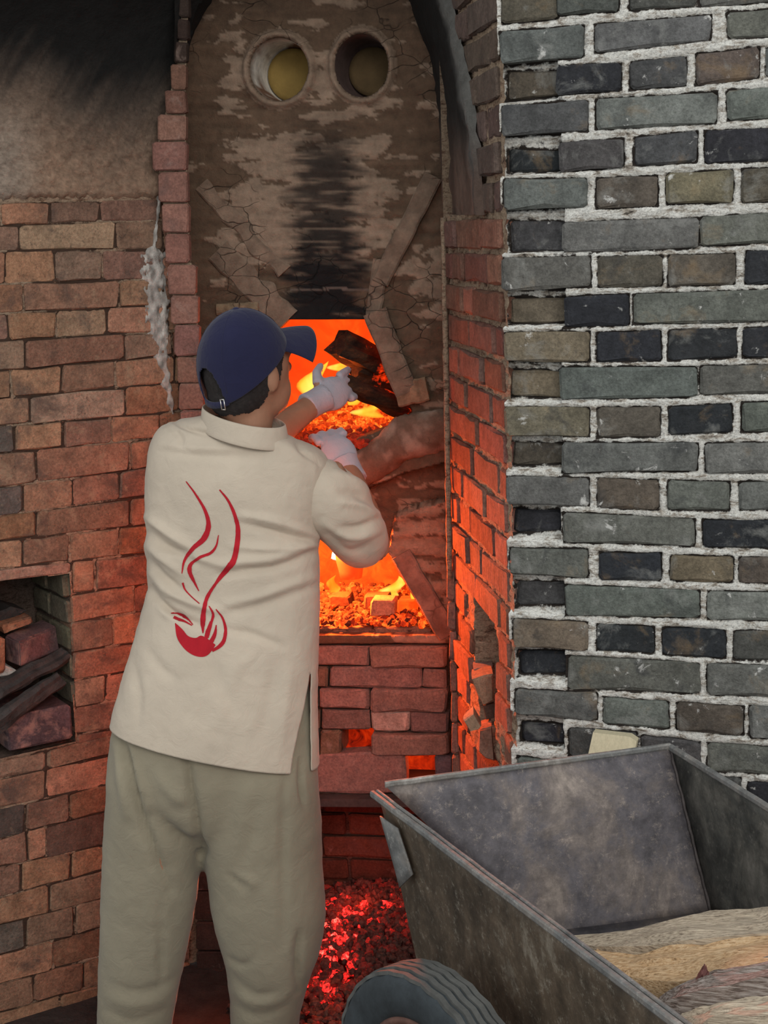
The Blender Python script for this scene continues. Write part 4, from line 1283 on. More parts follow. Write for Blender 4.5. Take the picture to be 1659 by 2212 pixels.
log('burning_log', [KILN.px(716, 752, -0.10), KILN.px(895, 868, -0.30)], 0.042, 0.050, M['charred'], 'topmost charred split log with a pointed end in the upper mouth', 'charred logs in the upper mouth', seed=1.0, angular=0.5, rough=0.35)
log('burning_log', [KILN.px(742, 815, -0.14), KILN.px(905, 905, -0.30)], 0.030, 0.036, M['charred'], 'middle charred log under the pointed one', 'charred logs in the upper mouth', seed=2.2, angular=0.4)
log('burning_log', [KILN.px(728, 830, -0.045), KILN.px(862, 905, -0.18)], 0.028, 0.034, M['charred'], 'charred log the left glove is pushing into the fire', 'charred logs in the upper mouth', seed=3.7, angular=0.4)
# ================================================================== ground
M['ash_ground'] = mat_plain('ash_ground', (0.045, 0.034, 0.03), 0.95, ((40, 0.9, 0.02),), (0.5, 1.5), 14)
def gz(x, y): return 0.010 * fbm((x, y, 0), 3, 3)
def ground(name, x0, x1, y0, y1, z, label, mat='ground'):
    nx_, ny_ = 60, 60
    vs = []; fs = []
    for j in range(ny_ + 1):
        for i in range(nx_ + 1):
            x = x0 + (x1 - x0) * i / nx_; y = y0 + (y1 - y0) * j / ny_
            vs.append((x, y, z + min(0, gz(x, y) - 0.004)))
    for j in range(ny_):
        for i in range(nx_):
            k = j * (nx_ + 1) + i
            fs.append((k, k + 1, k + nx_ + 2, k + nx_ + 1))
    return tag(mesh_obj(name, vs, fs, M[mat], None, True), label, kind='structure')
ground('floor', -4.0, 4.0, -4.5, 2.50, 0.0, 'trodden earth floor in front of the stoking pit')
ground('floor_pit', -1.6, 1.2, 2.50, 4.2, PIT_Z, 'floor of the stoking pit in front of the kiln', 'ash_ground')
mb = MB(); mb.box((0, 2.50, -0.155), (4.0, 0, 0), (0, 0.03, 0), (0, 0, 0.145))
tag(mb.build('wall_step', M['earth_mortar']), 'edge of the stoking pit', kind='structure')

# ================================================================== things in the left niche
NF = Plane(LEFT.pt(0, 0, -0.03), u=LEFT.u)
def niche_block(name, quad, back_off, front_off, mat, color, label, cat, group=None):
    """front outline on a plane front_off before the wall face, running back into the niche"""
    fp = Plane(LEFT.pt(0, 0, front_off), u=LEFT.u)
    q = [fp.ab(*p) for p in quad]
    o = brick(fp, q, mat, None, color, 0.0, depth=front_off - back_off, bev=0.005, wear=0.003, name=name)
    return tag(o, label, cat, group)
M['purple_brick'] = mat_brick('purple_brick', [(16, 0.5, 0.62, (0.30, 0.17, 0.14), 0.8)], 0.6)
NG = 'loose bricks in the wall niche'
niche_block('loose_brick', [(8, 1548), (153, 1524), (157, 1598), (20, 1626)], -0.19, 0.03, M['purple_brick'], (0.085, 0.055, 0.06), 'purple black scorched brick lying on the niche floor', 'brick', NG)
# pinkish brick seen on its corner
def corner_brick(name, pts_front, pts_side, pts_top, Y0, mat, color, label):
    """three visible faces: corner edge in front, both receding"""
    c_b, c_t = P(*pts_front[0], Y0), P(*pts_front[1], Y0)
    r_b, r_t = P(*pts_side[0], Y0 + 0.13), P(*pts_side[1], Y0 + 0.13)
    l_b, l_t = P(*pts_top[0], Y0 + 0.055), P(*pts_top[1], Y0 + 0.055)
    bb = r_b + (l_b - c_b); bt = r_t + (l_t - c_t)
    rings = [[c_b, r_b, bb, l_b], [c_t, r_t, bt, l_t]]
    bm = bmesh.new()
    vv = [bm.verts.new(q) for r_ in rings for q in r_]
    for f in ((3, 2, 1, 0), (4, 5, 6, 7), (0, 1, 5, 4), (1, 2, 6, 5), (2, 3, 7, 6), (3, 0, 4, 7)): bm.faces.new([vv[i] for i in f])
    bmesh.ops.bevel(bm, geom=bm.edges[:], offset=0.004, segments=2, affect='EDGES')
    bmesh.ops.recalc_face_normals(bm, faces=bm.faces[:])
    me = bpy.data.meshes.new(name); bm.to_mesh(me); bm.free()
    me.materials.append(mat)
    o = bpy.data.objects.new(name, me); COL.objects.link(o); o.color = (*color, 1)
    return tag(o, label, 'brick', NG)
corner_brick('loose_brick', [(44, 1441), (40, 1388)], [(129, 1405), (122, 1352)], [(12, 1428), (10, 1372)], 3.46, M['purple_brick'], (0.14, 0.075, 0.075), 'pinkish purple brick set cornerwise on the charred timbers')
niche_block('loose_brick', [(-50, 1364), (12, 1378), (12, 1452), (-50, 1466)], -0.16, 0.0, M['red_brick'], (0.30, 0.11, 0.06), 'orange brick cut off by the left edge beside the cornerwise brick', 'brick', NG)
niche_block('loose_brick', [(6, 1352), (70, 1331), (72, 1347), (10, 1370)], -0.17, -0.06, M['red_brick'], (0.32, 0.13, 0.07), 'thin orange brick end on top of the cornerwise brick', 'brick', NG)
niche_block('loose_brick', [(-20, 1330), (20, 1312), (62, 1318), (0, 1362)], -0.2, -0.10, M['charcoal'], (0.05, 0.05, 0.05), 'black sooty lump at the back of the niche', 'brick', NG)
niche_block('loose_brick', [(10, 1436), (42, 1450), (20, 1462), (-30, 1466)], -0.14, -0.02, M['block'], (0.45, 0.40, 0.36), 'pale stone chip between the orange brick and the timber', 'stone')
log('charred_timber', [LEFT.px(-45, 1505, 0.02), LEFT.px(150, 1420, -0.03)], 0.026, 0.022, M['charcoal'], 'upper charred timber slanting across the niche', 'charred timbers in the niche', seed=4.0, angular=0.5)
log('charred_timber', [LEFT.px(-45, 1556, 0.060), LEFT.px(122, 1464, 0.015)], 0.030, 0.022, M['charcoal'], 'lower charred timber with pale flecks slanting across the niche', 'charred timbers in the niche', seed=5.0, angular=0.5)

# ================================================================== plank behind the cart
mb = MB()
q = [GREY.px(1294, 1563, 0.055), GREY.px(1372, 1572, 0.055), GREY.px(1387, 1582, 0.055)]
bl, br = GREY.px(1278, 1690, 0.13), GREY.px(1372, 1690, 0.13)
dn = (bl - q[0]).normalized()
q += [q[2] + dn * 0.42, q[0] + dn * 0.45]
qb = [p - GREY.n * 0.022 for p in q]
mb.loft([qb, q])
M['plank'] = mat_plain('plank', (0.50, 0.44, 0.30), 0.8, ((40, 0.3, 0.003),), (0.85, 1.12), 26, stretch=(8, 8, 0.6))
tag(mb.build('plank', M['plank']), 'pale yellow wooden board leaning on the grey wall behind the cart', 'plank')

# ================================================================== the cart
ZR = 0.64
def rim_pt(px, py, z=None): return PZ(px, py, ZR if z is None else z)
BLc = rim_pt(806, 1716, 0.635)
BRc = P(1448, 1614, 2.56)
FLc = rim_pt(1462, 2214)
along = (FLc - BLc)
FLx = BLc + along * 1.18
FRc = BRc + along * 1.05
FRc = P(1659 + 200, 1745 + 125, (BRc + along * 0.62).y)
FRx = BRc + (FRc - BRc) * 1.5
# floor of the tray
bBL = P(1200, 2040, BLc.y - 0.05); bBR = P(1535, 1968, BRc.y - 0.10)
cart = empty('cart', (0.25, 2.05, 0.0))
tag(cart, 'rusty steel hand cart with a rubber wheel beside the kiln pit', 'cart')
def mat_steel(name, base, rust, pale, lo=0.42, hi=0.62, metal=0.25, rough=0.62):
    t = NT(name)
    c = t.ramp(t.noise(9, 8, 0.7, (1, 1, 0.7), 0.4), [(0.30, tuple(b * 0.55 for b in base)), (0.46, base), (lo + 0.12, rust), (hi + 0.12, pale)])
    c = t.mix(t.ramp(t.noise(55, 9, 0.88, dist=0.15), [(0.54, 0.0), (0.66, 0.7)]), c, pale)
    c = t.mix(1.0, c, t.ramp(t.noise(28, 6, 0.75), [(0.3, 0.62), (0.7, 1.3)]), 'MULTIPLY')
    t.base(c)
    t.b.inputs['Metallic'].default_value = metal; t.b.inputs['Roughness'].default_value = rough
    t.bump(t.noise(35, 6, 0.7), 0.35, 0.004)
    return t.m
M['rust_rim'] = mat_plain('rust_rim', (0.13, 0.065, 0.05), 0.7, ((60, 0.4, 0.003),), (0.7, 1.4), 22)
M['steel_in'] = mat_steel('steel_in', (0.105, 0.096, 0.104), (0.155, 0.13, 0.12), (0.34, 0.285, 0.245), 0.46, 0.64)
M['steel_out'] = mat_steel('steel_out', (0.078, 0.058, 0.040), (0.12, 0.088, 0.060), (0.38, 0.345, 0.28), 0.46, 0.66)
M['steel_side'] = mat_steel('steel_side', (0.075, 0.075, 0.068), (0.12, 0.115, 0.10), (0.27, 0.25, 0.22))
M['steel_rim'] = mat_steel('steel_rim', (0.17, 0.17, 0.165), (0.22, 0.20, 0.18), (0.45, 0.43, 0.40), 0.45, 0.6)
def panel(name, quad, thick, mat, n=10, wob=0.004, edge_jag=0.0):
    """sheet between four corners TL TR BR BL, slightly dented, real thickness"""
    TL, TR, BR, BL = [V(q) for q in quad]
    nrm = (TR - TL).cross(BL - TL).normalized()
    vs = []
    for s in (0, 1):
        for j in range(n + 1):
            for i in range(n + 1):
                u, v = i / n, j / n
                q = TL.lerp(TR, u).lerp(BL.lerp(BR, u), v)
                q = q + nrm * (wob * noise.noise(q * 5) + (thick if s else 0))
                vs.append(q)
    fs = []
    N = (n + 1) ** 2
    for j in range(n):
        for i in range(n):
            k = j * (n + 1) + i
            fs.append((k, k + 1, k + n + 2, k + n + 1))
            fs.append(tuple(reversed((N + k, N + k + 1, N + k + n + 2, N + k + n + 1))))
    ring = [i for i in range(n + 1)] + [(j + 1) * (n + 1) - 1 for j in range(1, n + 1)] + [n * (n + 1) + i for i in reversed(range(n))] + [j * (n + 1) for j in reversed(range(1, n))]
    for a, b in zip(ring, ring[1:] + ring[:1]): fs.append((a, b, N + b, N + a))
    o = mesh_obj(name, vs, fs, mat, None, True)
    bm = bmesh.new(); bm.from_mesh(o.data); bmesh.ops.recalc_face_normals(bm, faces=bm.faces[:])
    bm.to_mesh(o.data); bm.free()
    return adopt(o, cart)
gap = V((0.004, 0.0, 0.0))
pBL = P(832, 1697, BLc.y - 0.012)
ex_ = V((0.007, 0.001, 0))
panel('end_panel', [pBL, BRc + ex_, bBR + ex_, bBL], 0.004, M['steel_in'], 14, 0.006)
fBL = bBL + along * 0.95; fBR = bBR + (FRx - BRc) * 0.8
TRAY_Z = max(bBL.z, bBR.z) + 0.008
for q_ in (bBL, bBR, fBL, fBR): q_.z = TRAY_Z - 0.008
side_low = [P(868, 1895, BLc.y - 0.02), P(908, 2075, BLc.y - 0.06)]
FLow = side_low[1] + along * 1.15
# outer side panel, outline from the rim to the bottom seam
panel('side_panel', [BLc + V((0.012, 0, -0.012)), FLx + V((0.012, 0, -0.012)), FLow + V((0.03, 0, -0.16)), side_low[1] + V((0.004, 0, -0.05))], 0.004, M['steel_out'], 14, 0.005)
panel('side_panel', [BRc, FRx, fBR, bBR], 0.004, M['steel_side'], 12, 0.006)
panel('floor_panel', [bBL, bBR, fBR, fBL], 0.004, M['steel_in'], 10, 0.004)
panel('end_panel', [FLx + V((0.01, 0, -0.01)), FRx, fBR, fBL], 0.004, M['steel_side'], 8, 0.003)
# underside of the end, closing the hopper
panel('end_panel', [side_low[1] + V((0.0, 0.006, -0.05)), bBR + V((0, 0.02, -0.01)), bBR + V((0.0, -0.1, -0.06)), side_low[1] + V((0.03, -0.15, -0.07))], 0.004, M['steel_out'], 6, 0.002)
# rims: rolled edges
def bar(name, a, b, w, h, mat, up=V((0, 0, 1))):
    a, b = V(a), V(b)
    ax = (b - a).normalized(); x = ax.cross(up).normalized(); y = x.cross(ax)
    mb = MB()
    rings = []
    n = 24
    for i in range(n + 1):
        c = a.lerp(b, i / n) + y * 0.0006 * noise.noise(V((i * 0.7, a.x * 9, 0))) + x * 0.0006 * noise.noise(V((i * 0.7, a.x * 9, 4)))
        rings.append([c + x * w * sx + y * h * sy for sx, sy in ((-1, -.5), (-.6, -1), (.6, -1), (1, -.5), (1, .5), (.6, 1), (-.6, 1), (-1, .5))])
    mb.loft(rings)
    o = mb.build(name, mat, None, False)
    return adopt(o, cart)
bar('rim', BLc + along * -0.004, FLx, 0.0045, 0.006, M['steel_rim'])
bar('rim', BLc + along * -0.004 + V((0.009, 0.003, 0.002)), FLx + V((0.009, 0.003, 0.002)), 0.003, 0.0045, M['steel_rim'])
bar('rim', pBL + V((0, 0, 0.002)), BRc + V((0, 0, 0.002)), 0.004, 0.0055, M['steel_rim'])
bar('rim', BRc, FRx, 0.005, 0.006, M['steel_rim'])
adopt(MB().tube([BRc.lerp(bBR, i / 24) + V((-0.001 + 0.002 * noise.noise(V((i, 0, 1.5))), -0.003, 0)) for i in range(25)], [0.003 + 0.0015 * noise.noise(V((i * 1.7, 3, 0))) for i in range(25)], 8).build('weld_seam', M['iron'], None, True), cart)
# bent corner plate
cp = [P(820, 1763, BLc.y - 0.035), P(858, 1790, BLc.y - 0.075), P(889, 1890, BLc.y - 0.105), P(861, 1918, BLc.y - 0.075)]
panel('corner_plate', cp, 0.003, M['steel_rim'], 6, 0.004)
# wheel
wa = R(34); d_al = V((math.sin(wa), -math.cos(wa), 0))
wz = 0.245; WY = 2.08
topc = P(952, 2106, WY)
RW = (topc.z - 0.0) / 2
wc = V((topc.x - 0.006, WY, RW))
axl = V((d_al.y, -d_al.x, 0)); axl = axl if axl.x < 0 else -axl   # points to the outer (left) side
M['rubber'] = mat_plain('rubber', (0.028, 0.034, 0.038), 0.7, ((50, 0.3, 0.003),), (0.7, 1.6), 18)
M['tread'] = mat_plain('tread', (0.085, 0.085, 0.08), 0.85, ((60, 0.4, 0.003),), (0.7, 1.3), 24)
def wheel_ring(prof, n=96, wave=None):
    rings = []
    for i in range(n):
        th = 2 * math.pi * i / n
        dr = d_al * math.cos(th) + V((0, 0, 1)) * math.sin(th)
        rings.append([wc + dr * r + axl * (s + (wave(th, r) if wave else 0)) for r, s in prof])
    mb = MB()
    k = len(prof)
    for r_ in rings: mb.v += r_
    for i in range(n):
        j = (i + 1) % n
        for q in range(k):
            q2 = (q + 1) % k
            mb.f.append((i * k + q, i * k + q2, j * k + q2, j * k + q))
    return mb
HWt = 0.035
tyre = adopt(wheel_ring([(RW * 0.68, HWt * 0.75), (RW * 0.74, HWt * 1.02), (RW * 0.84, HWt * 1.14), (RW * 0.93, HWt * 1.06), (RW * 0.972, HWt * 0.88), (RW * 0.985, HWt * 0.4), (RW * 0.987, 0),
                          (RW * 0.985, -HWt * 0.4), (RW * 0.972, -HWt * 0.88), (RW * 0.93, -HWt * 1.06), (RW * 0.84, -HWt * 1.14), (RW * 0.68, -HWt * 0.75)]).build('tyre', M['rubber'], None, True), cart)
# zigzag tread ribs, one part joined of five ribs
mb = MB()
for rib in range(5):
    s0 = (rib - 2) * HWt * 0.40
    w2 = HWt * 0.145
    rr = RW * (1.0 if abs(rib - 2) < 2 else 0.988)
    m2 = wheel_ring([(rr * 0.975, s0 - w2), (rr, s0 - w2 * 0.9), (rr, s0 + w2 * 0.9), (rr * 0.975, s0 + w2)], 240, lambda th, r: 0.0016 * (abs(((th * 34 / math.pi) % 2) - 1) - 0.5) * 2)
    mb.add(m2.v, m2.f)
tr = mb.build('tread', M['tread'], None, False); tr['kind'] = 'stuff'
tr.parent = tyre
adopt(wheel_ring([(RW * 0.70, HWt * 0.80), (RW * 0.66, HWt * 0.86), (RW * 0.62, HWt * 0.5), (RW * 0.60, 0), (RW * 0.62, -HWt * 0.5), (RW * 0.66, -HWt * 0.86), (RW * 0.70, -HWt * 0.8), (RW * 0.66, -HWt * 0.4), (RW * 0.65, 0), (RW * 0.66, HWt * 0.4)], 64).build('wheel_rim', M['rust_rim'], None, True), cart)
for k in range(8):
    th = math.pi * k / 4 + 0.35
    dr = d_al * math.cos(th) + V((0, 0, 1)) * math.sin(th)
    adopt(MB().tube([wc + dr * 0.03, wc + dr * RW * 0.63], 0.005, 8).build('spoke', M['rust_rim'], None, True), cart)
adopt(MB().tube([wc + axl * 0.05, wc + axl * 0.04, wc - axl * 0.04, wc - axl * 0.05], [0.02, 0.032, 0.032, 0.02], 18).build('hub', M['rust_rim'], None, True), cart)
adopt(MB().tube([wc, wc - axl * 0.55], 0.012, 12).build('axle', M['iron'], None, True), cart)
for s in (0.10, 0.34):
    a_ = wc - axl * s
    adopt(MB().tube([a_, a_ + V((0.05, 0, 0.20))], 0.014, 10).build('axle_bracket', M['iron'], None, True), cart)

# ================================================================== split firewood in the cart
def mat_wood(name, a, b, dirn, sc=110):
    t = NT(name)
    # grain follows the log: stretched noise in a frame turned to its axis
    mp = t.n('ShaderNodeMapping')
    ang = math.atan2(dirn.y, dirn.x)
    mp.inputs['Rotation'].default_value = (0, 0, -ang)
    mp2 = t.n('ShaderNodeMapping'); mp2.inputs['Scale'].default_value = (0.07, 1.6, 1.6)
    t.link(t.tc.outputs['Object'], mp.inputs[0]); t.link(mp.outputs[0], mp2.inputs[0])
    nz = t.n('ShaderNodeTexNoise'); nz.inputs['Scale'].default_value = sc * 2; nz.inputs['Detail'].default_value = 7; nz.inputs['Roughness'].default_value = 0.7
    t.link(mp2.outputs[0], nz.inputs['Vector'])
    c = t.ramp(nz.outputs['Fac'], [(0.33, tuple(q * 0.3 for q in a)), (0.45, a), (0.62, b)])
    c = t.mix(1.0, c, t.ramp(t.noise(8, 5, 0.7), [(0.3, 0.75), (0.7, 1.15)]), 'MULTIPLY')
    t.base(c); t.b.inputs['Roughness'].default_value = 0.85
    t.bump(nz.outputs['Fac'], 0.9, 0.005)
    return t.m
wdir = (P(1659, 1985, 1.98) - P(1235, 2060, 2.06))
M['wood_top'] = mat_wood('wood_top', (0.45, 0.36, 0.265), (0.70, 0.59, 0.45), wdir)
M['wood_fresh'] = mat_wood('wood_fresh', (0.60, 0.37, 0.19), (0.82, 0.60, 0.37), wdir)
M['bark'] = mat_wood('bark', (0.20, 0.15, 0.125), (0.48, 0.42, 0.38), wdir, 120)
def billet(name, sections, mat, label, seed=0.0, n=70, tear=0.0034):
    """sections: along the length, each a list of (px, py, Y) outline points of the cross-section, same count"""
    secs = [[P(*q) for q in s] for s in sections]
    for sc_ in secs:                                    # the underside rests on the tray floor
        for i_ in (3, 4):
            if name == 'split_log': sc_[i_].z = min(sc_[i_].z, TRAY_Z + 0.004)
    k = len(secs[0]); S = len(secs)
    rings = []
    for i in range(n + 1):
        t = i / n * (S - 1); s = min(int(t), S - 2); t -= s
        pts = [secs[s][q].lerp(secs[s + 1][q], t) for q in range(k)]
        dense = []
        for q in range(k):
            A, B = pts[q], pts[(q + 1) % k]
            for u in range(9):
                p = A.lerp(B, u / 9)
                p = p + V((0, 0, 1)) * tear * (2.2 * noise.noise(V((i * 0.05, (q * 9 + u) * 1.3, seed))) + 1.0 * noise.noise(V((i * 0.09, (q * 9 + u) * 2.7, seed + 3)))) + V((0, 1, 0)) * tear * noise.noise(V((i * 0.10, (q * 9 + u) * 1.1, seed + 9)))
                dense.append(p)
        rings.append(dense)
    mb = MB(); mb.loft(rings)
    o = mb.build(name, mat, None, False)
    bm = bmesh.new(); bm.from_mesh(o.data); bmesh.ops.recalc_face_normals(bm, faces=bm.faces[:]); bm.to_mesh(o.data); bm.free()
    return tag(o, label, 'firewood', 'split firewood in the cart')
billet('split_log', [
    [(1215, 2030, 2.12), (1225, 2025, 2.16), (1235, 2024, 2.20), (1260, 2052, 2.20), (1250, 2075, 2.12)],
    [(1330, 2048, 2.05), (1345, 2015, 2.13), (1380, 2008, 2.20), (1400, 2060, 2.20), (1345, 2090, 2.05)],
    [(1480, 2030, 1.99), (1500, 1978, 2.12), (1545, 1967, 2.18), (1560, 2040, 2.18), (1490, 2080, 1.99)],
    [(1655, 2015, 1.95), (1640, 1985, 2.08), (1618, 1963, 2.15), (1660, 2030, 2.15), (1660, 2070, 1.95)],
    [(1750, 2000, 1.92), (1735, 1960, 2.05), (1715, 1945, 2.12), (1760, 2020, 2.12), (1760, 2050, 1.92)]],
    M['wood_top'], 'big grey topped split log at the back of the cart', 1.0)
billet('split_log', [
    [(1262, 2062, 2.02), (1270, 2052, 2.06), (1300, 2056, 2.08), (1300, 2110, 2.06), (1275, 2100, 2.00)],
    [(1350, 2110, 1.94), (1360, 2066, 2.02), (1420, 2052, 2.06), (1430, 2120, 2.04), (1370, 2140, 1.92)],
    [(1470, 2120, 1.88), (1480, 2045, 1.98), (1560, 2028, 2.03), (1560, 2120, 2.0), (1480, 2165, 1.87)],
    [(1600, 2090, 1.84), (1610, 2030, 1.96), (1690, 2008, 2.0), (1690, 2110, 1.98), (1610, 2140, 1.84)],
    [(1780, 2060, 1.82), (1780, 2010, 1.93), (1820, 1990, 1.97), (1820, 2080, 1.95), (1780, 2110, 1.82)]],
    M['wood_fresh'], 'fresh orange split face of the log in front of the grey topped one', 2.0)
billet('split_log', [
    [(1398, 2190, 1.80), (1412, 2172, 1.84), (1430, 2168, 1.88), (1440, 2195, 1.88), (1415, 2210, 1.80)],
    [(1470, 2150, 1.78), (1490, 2118, 1.84), (1520, 2110, 1.88), (1530, 2180, 1.88), (1485, 2195, 1.77)],
    [(1545, 2130, 1.77), (1550, 2098, 1.83), (1585, 2096, 1.87), (1590, 2170, 1.87), (1555, 2185, 1.76)],
    [(1660, 2110, 1.76), (1660, 2078, 1.83), (1680, 2066, 1.86), (1690, 2150, 1.86), (1670, 2165, 1.75)],
    [(1790, 2090, 1.75), (1790, 2050, 1.82), (1800, 2040, 1.85), (1810, 2120, 1.85), (1790, 2150, 1.75)]],
    M['bark'], 'barky grey log with white flecks lying in front in the cart', 3.0)
billet('split_log', [
    [(1462, 2222, 1.72), (1466, 2194, 1.76), (1486, 2184, 1.80), (1494, 2228, 1.80), (1474, 2245, 1.72)],
    [(1530, 2205, 1.68), (1540, 2172, 1.75), (1580, 2165, 1.80), (1590, 2230, 1.80), (1545, 2245, 1.68)],
    [(1660, 2190, 1.67), (1665, 2150, 1.74), (1700, 2146, 1.79), (1710, 2220, 1.79), (1670, 2240, 1.66)],
    [(1800, 2180, 1.66), (1800, 2140, 1.73), (1820, 2130, 1.78), (1820, 2210, 1.78), (1800, 2230, 1.66)]],
    M['wood_top'], 'tan log nearest the cart rim at the bottom corner', 4.0)
M['knot'] = mat_plain('knot', (0.12, 0.05, 0.045), 0.8, ((60, 0.5, 0.004),), (0.6, 1.4), 30)
billet('wood_chip', [
    [(1497, 2128, 1.83), (1504, 2112, 1.835), (1512, 2108, 1.84), (1520, 2130, 1.84), (1505, 2138, 1.83)],
    [(1514, 2100, 1.82), (1520, 2085, 1.825), (1526, 2088, 1.83), (1534, 2112, 1.83), (1520, 2118, 1.82)]],
    M['knot'], 'dark red chip of bark standing on the barky log', 5.0, 8)
# ================================================================== the man stoking the kiln
man = empty('person', P(450, 2280, 3.15))
man.location = V((man.location.x, man.location.y, PIT_Z))
tag(man, 'person in blue cap and cream shirt with red print, reaching into the kiln', 'person')
M['skin'] = mat_plain('skin', (0.36, 0.185, 0.115), 0.55, ((90, 0.15, 0.002),), (0.85, 1.12), 14)
M['hair'] = mat_plain('hair', (0.022, 0.018, 0.017), 0.7, ((260, 0.8, 0.003),), (0.6, 1.6), 120)
def mat_cloth(name, col, weave=420, var=(0.9, 1.07), rough=0.95, translucent=0.0):
    t = NT(name)
    t.base(t.mix(1.0, col, t.ramp(t.noise(7, 5, 0.6), [(0.3, var[0]), (0.7, var[1])]), 'MULTIPLY'))
    t.b.inputs['Roughness'].default_value = rough
    t.b.inputs['Sheen Weight'].default_value = 0.15
    b = t.bump(t.noise(26, 6, 0.62, dist=0.8), 0.42, 0.008)
    t.bump(t.noise(weave, 2, 0.6), 0.25, 0.0012, b)
    if translucent:
        tl = t.n('ShaderNodeBsdfTranslucent'); tl.inputs[0].default_value = (*col, 1)
        mx = t.n('ShaderNodeMixShader'); mx.inputs[0].default_value = translucent
        t.link(t.b.outputs[0], mx.inputs[1]); t.link(tl.outputs[0], mx.inputs[2]); t.link(mx.outputs[0], t.out.inputs[0])
    return t.m
M['shirt'] = mat_cloth('shirt', (0.60, 0.51, 0.405), translucent=0.15)
M['trousers'] = mat_cloth('trousers', (0.265, 0.232, 0.165))
M['cap'] = mat_cloth('cap', (0.014, 0.0145, 0.046), 500, (0.85, 1.15))
M['print'] = mat_plain('print', (0.42, 0.012, 0.022), 0.9, ((300, 0.2, 0.001),), (0.8, 1.1), 30)
M['glove'] = mat_cloth('glove', (0.40, 0.39, 0.44), 600)
M['metal'] = mat_plain('metal', (0.6, 0.58, 0.55), 0.3, ((60, 0.1, 0.001),), (0.9, 1.1), 20, 0.9)

def build_remesh(name, mb, voxel, mat, smooth_it=6, subdiv=0):
    o = mb.build(name, mat, None, True)
    bm = bmesh.new(); bm.from_mesh(o.data); bmesh.ops.recalc_face_normals(bm, faces=bm.faces[:]); bm.to_mesh(o.data); bm.free()
    evaluate(o, [('REMESH', dict(mode='VOXEL', voxel_size=voxel)), ('SMOOTH', dict(factor=0.5, iterations=smooth_it))])
    return o
def displace_folds(o, folds, gain=1.5):
    """push folds into the cloth, each along its own line"""
    me = o.data
    me.update()
    nv = len(me.vertices)
    co = np.empty(nv * 3); me.vertices.foreach_get('co', co); co = co.reshape(-1, 3)
    nr = np.empty(nv * 3); me.vertices.foreach_get('normal', nr); nr = nr.reshape(-1, 3)
    q = co - np.array(CAM_P)
    k = F_PX / (q @ np.array(CAM_F))
    x = W_ / 2 + (q @ np.array(CAM_R)) * k
    y = H_ / 2 - (q @ np.array(CAM_U)) * k
    front = (nr @ np.array(CAM_F)) < 0.25
    d = np.zeros(nv)
    for pts, amp, w in folds:
        sp = np.array(spline(pts, max(16, len(pts) * 30)))
        sel = np.nonzero(front & (x > sp[:, 0].min() - 3 * w) & (x < sp[:, 0].max() + 3 * w) & (y > sp[:, 1].min() - 3 * w) & (y < sp[:, 1].max() + 3 * w))[0]
        if not len(sel): continue
        dd = np.hypot(x[sel, None] - sp[None, :, 0], y[sel, None] - sp[None, :, 1])
        i = dd.argmin(1); t = i / (len(sp) - 1)
        kk = dd.min(1) / w
        d[sel] += gain * amp * np.exp(-kk * kk) * (0.25 + 0.75 * np.sin(np.pi * np.clip(t * 0.9 + 0.05, 0, 1)))
    co += nr * d[:, None]
    me.vertices.foreach_set('co', co.ravel())
    me.update()

def ruffle(o, fn):
    me = o.data
    nr = [v.normal.copy() for v in me.vertices]
    me.vertices.foreach_set('co', [c for v, n in zip(me.vertices, nr) for c in (v.co + n * fn(v.co))])
    me.update()

# ---- body (head, neck, arms, hands' wrists, torso core, legs) as one skin
fwd = V((0.72, 0.69, 0.14)).normalized()
lat = fwd.cross(V((0, 0, 1))).normalized()     # his right-hand side
up_h = lat.cross(fwd).normalized()
HC = P(534, 790, 3.20)
def hp(f, l, u): return HC + fwd * f + lat * l + up_h * u
b = MB()
b.ellipsoid(HC, fwd * 0.098, lat * 0.079, up_h * 0.115, 28, 18)
b.ellipsoid(hp(0.030, 0, -0.060), fwd * 0.066, lat * 0.062, up_h * 0.066, 20, 12)
b.ellipsoid(hp(0.062, 0, -0.098), fwd * 0.028, lat * 0.030, up_h * 0.022, 14, 10)
b.ellipsoid(hp(-0.045, 0, -0.052), fwd * 0.052, lat * 0.062, up_h * 0.062, 20, 12)
b.tube([hp(0.092, 0, 0.004), hp(0.112, 0, -0.030), hp(0.100, 0, -0.040)], [0.009, 0.014, 0.010], 10)
b.ellipsoid(hp(0.088, 0, -0.070), fwd * 0.016, lat * 0.026, up_h * 0.012, 12, 8)
for s in (-1, 1):
    b.ellipsoid(hp(0.078, 0.034 * s, 0.012), fwd * 0.022, lat * 0.018, up_h * 0.010, 12, 8)
    b.ellipsoid(hp(0.000, 0.080 * s, -0.022), fwd * 0.019, lat * 0.008, up_h * 0.033, 14, 10)
neckb = P(530, 955, 3.20)
b.tube([hp(-0.012, 0, -0.06), hp(-0.02, 0, -0.105), neckb + V((0, 0.01, 0)), neckb + V((0, 0.035, -0.06))], [0.058, 0.055, 0.056, 0.060], 18)
chest = P(510, 1080, 3.24); hipc = P(470, 1600, 3.17)
b.tube([neckb + V((0, 0.03, -0.03)), P(515, 1010, 3.25), chest, P(500, 1250, 3.22), P(480, 1430, 3.19), hipc], [(0.045, 0.07), (0.062, 0.12), (0.085, 0.14), (0.085, 0.13), (0.085, 0.135), (0.08, 0.13)], 20)
rs, re, rw = P(690, 1030, 3.23), P(806, 1178, 3.30), P(752, 1016, 3.555)
ls, le, lw = P(380, 960, 3.27), P(530, 985, 3.50), P(684, 868, 3.70)
b.tube([rs, rs.lerp(re, 0.5), re, re.lerp(rw, 0.35), rw], [0.058, 0.050, 0.043, 0.042, 0.029], 16)
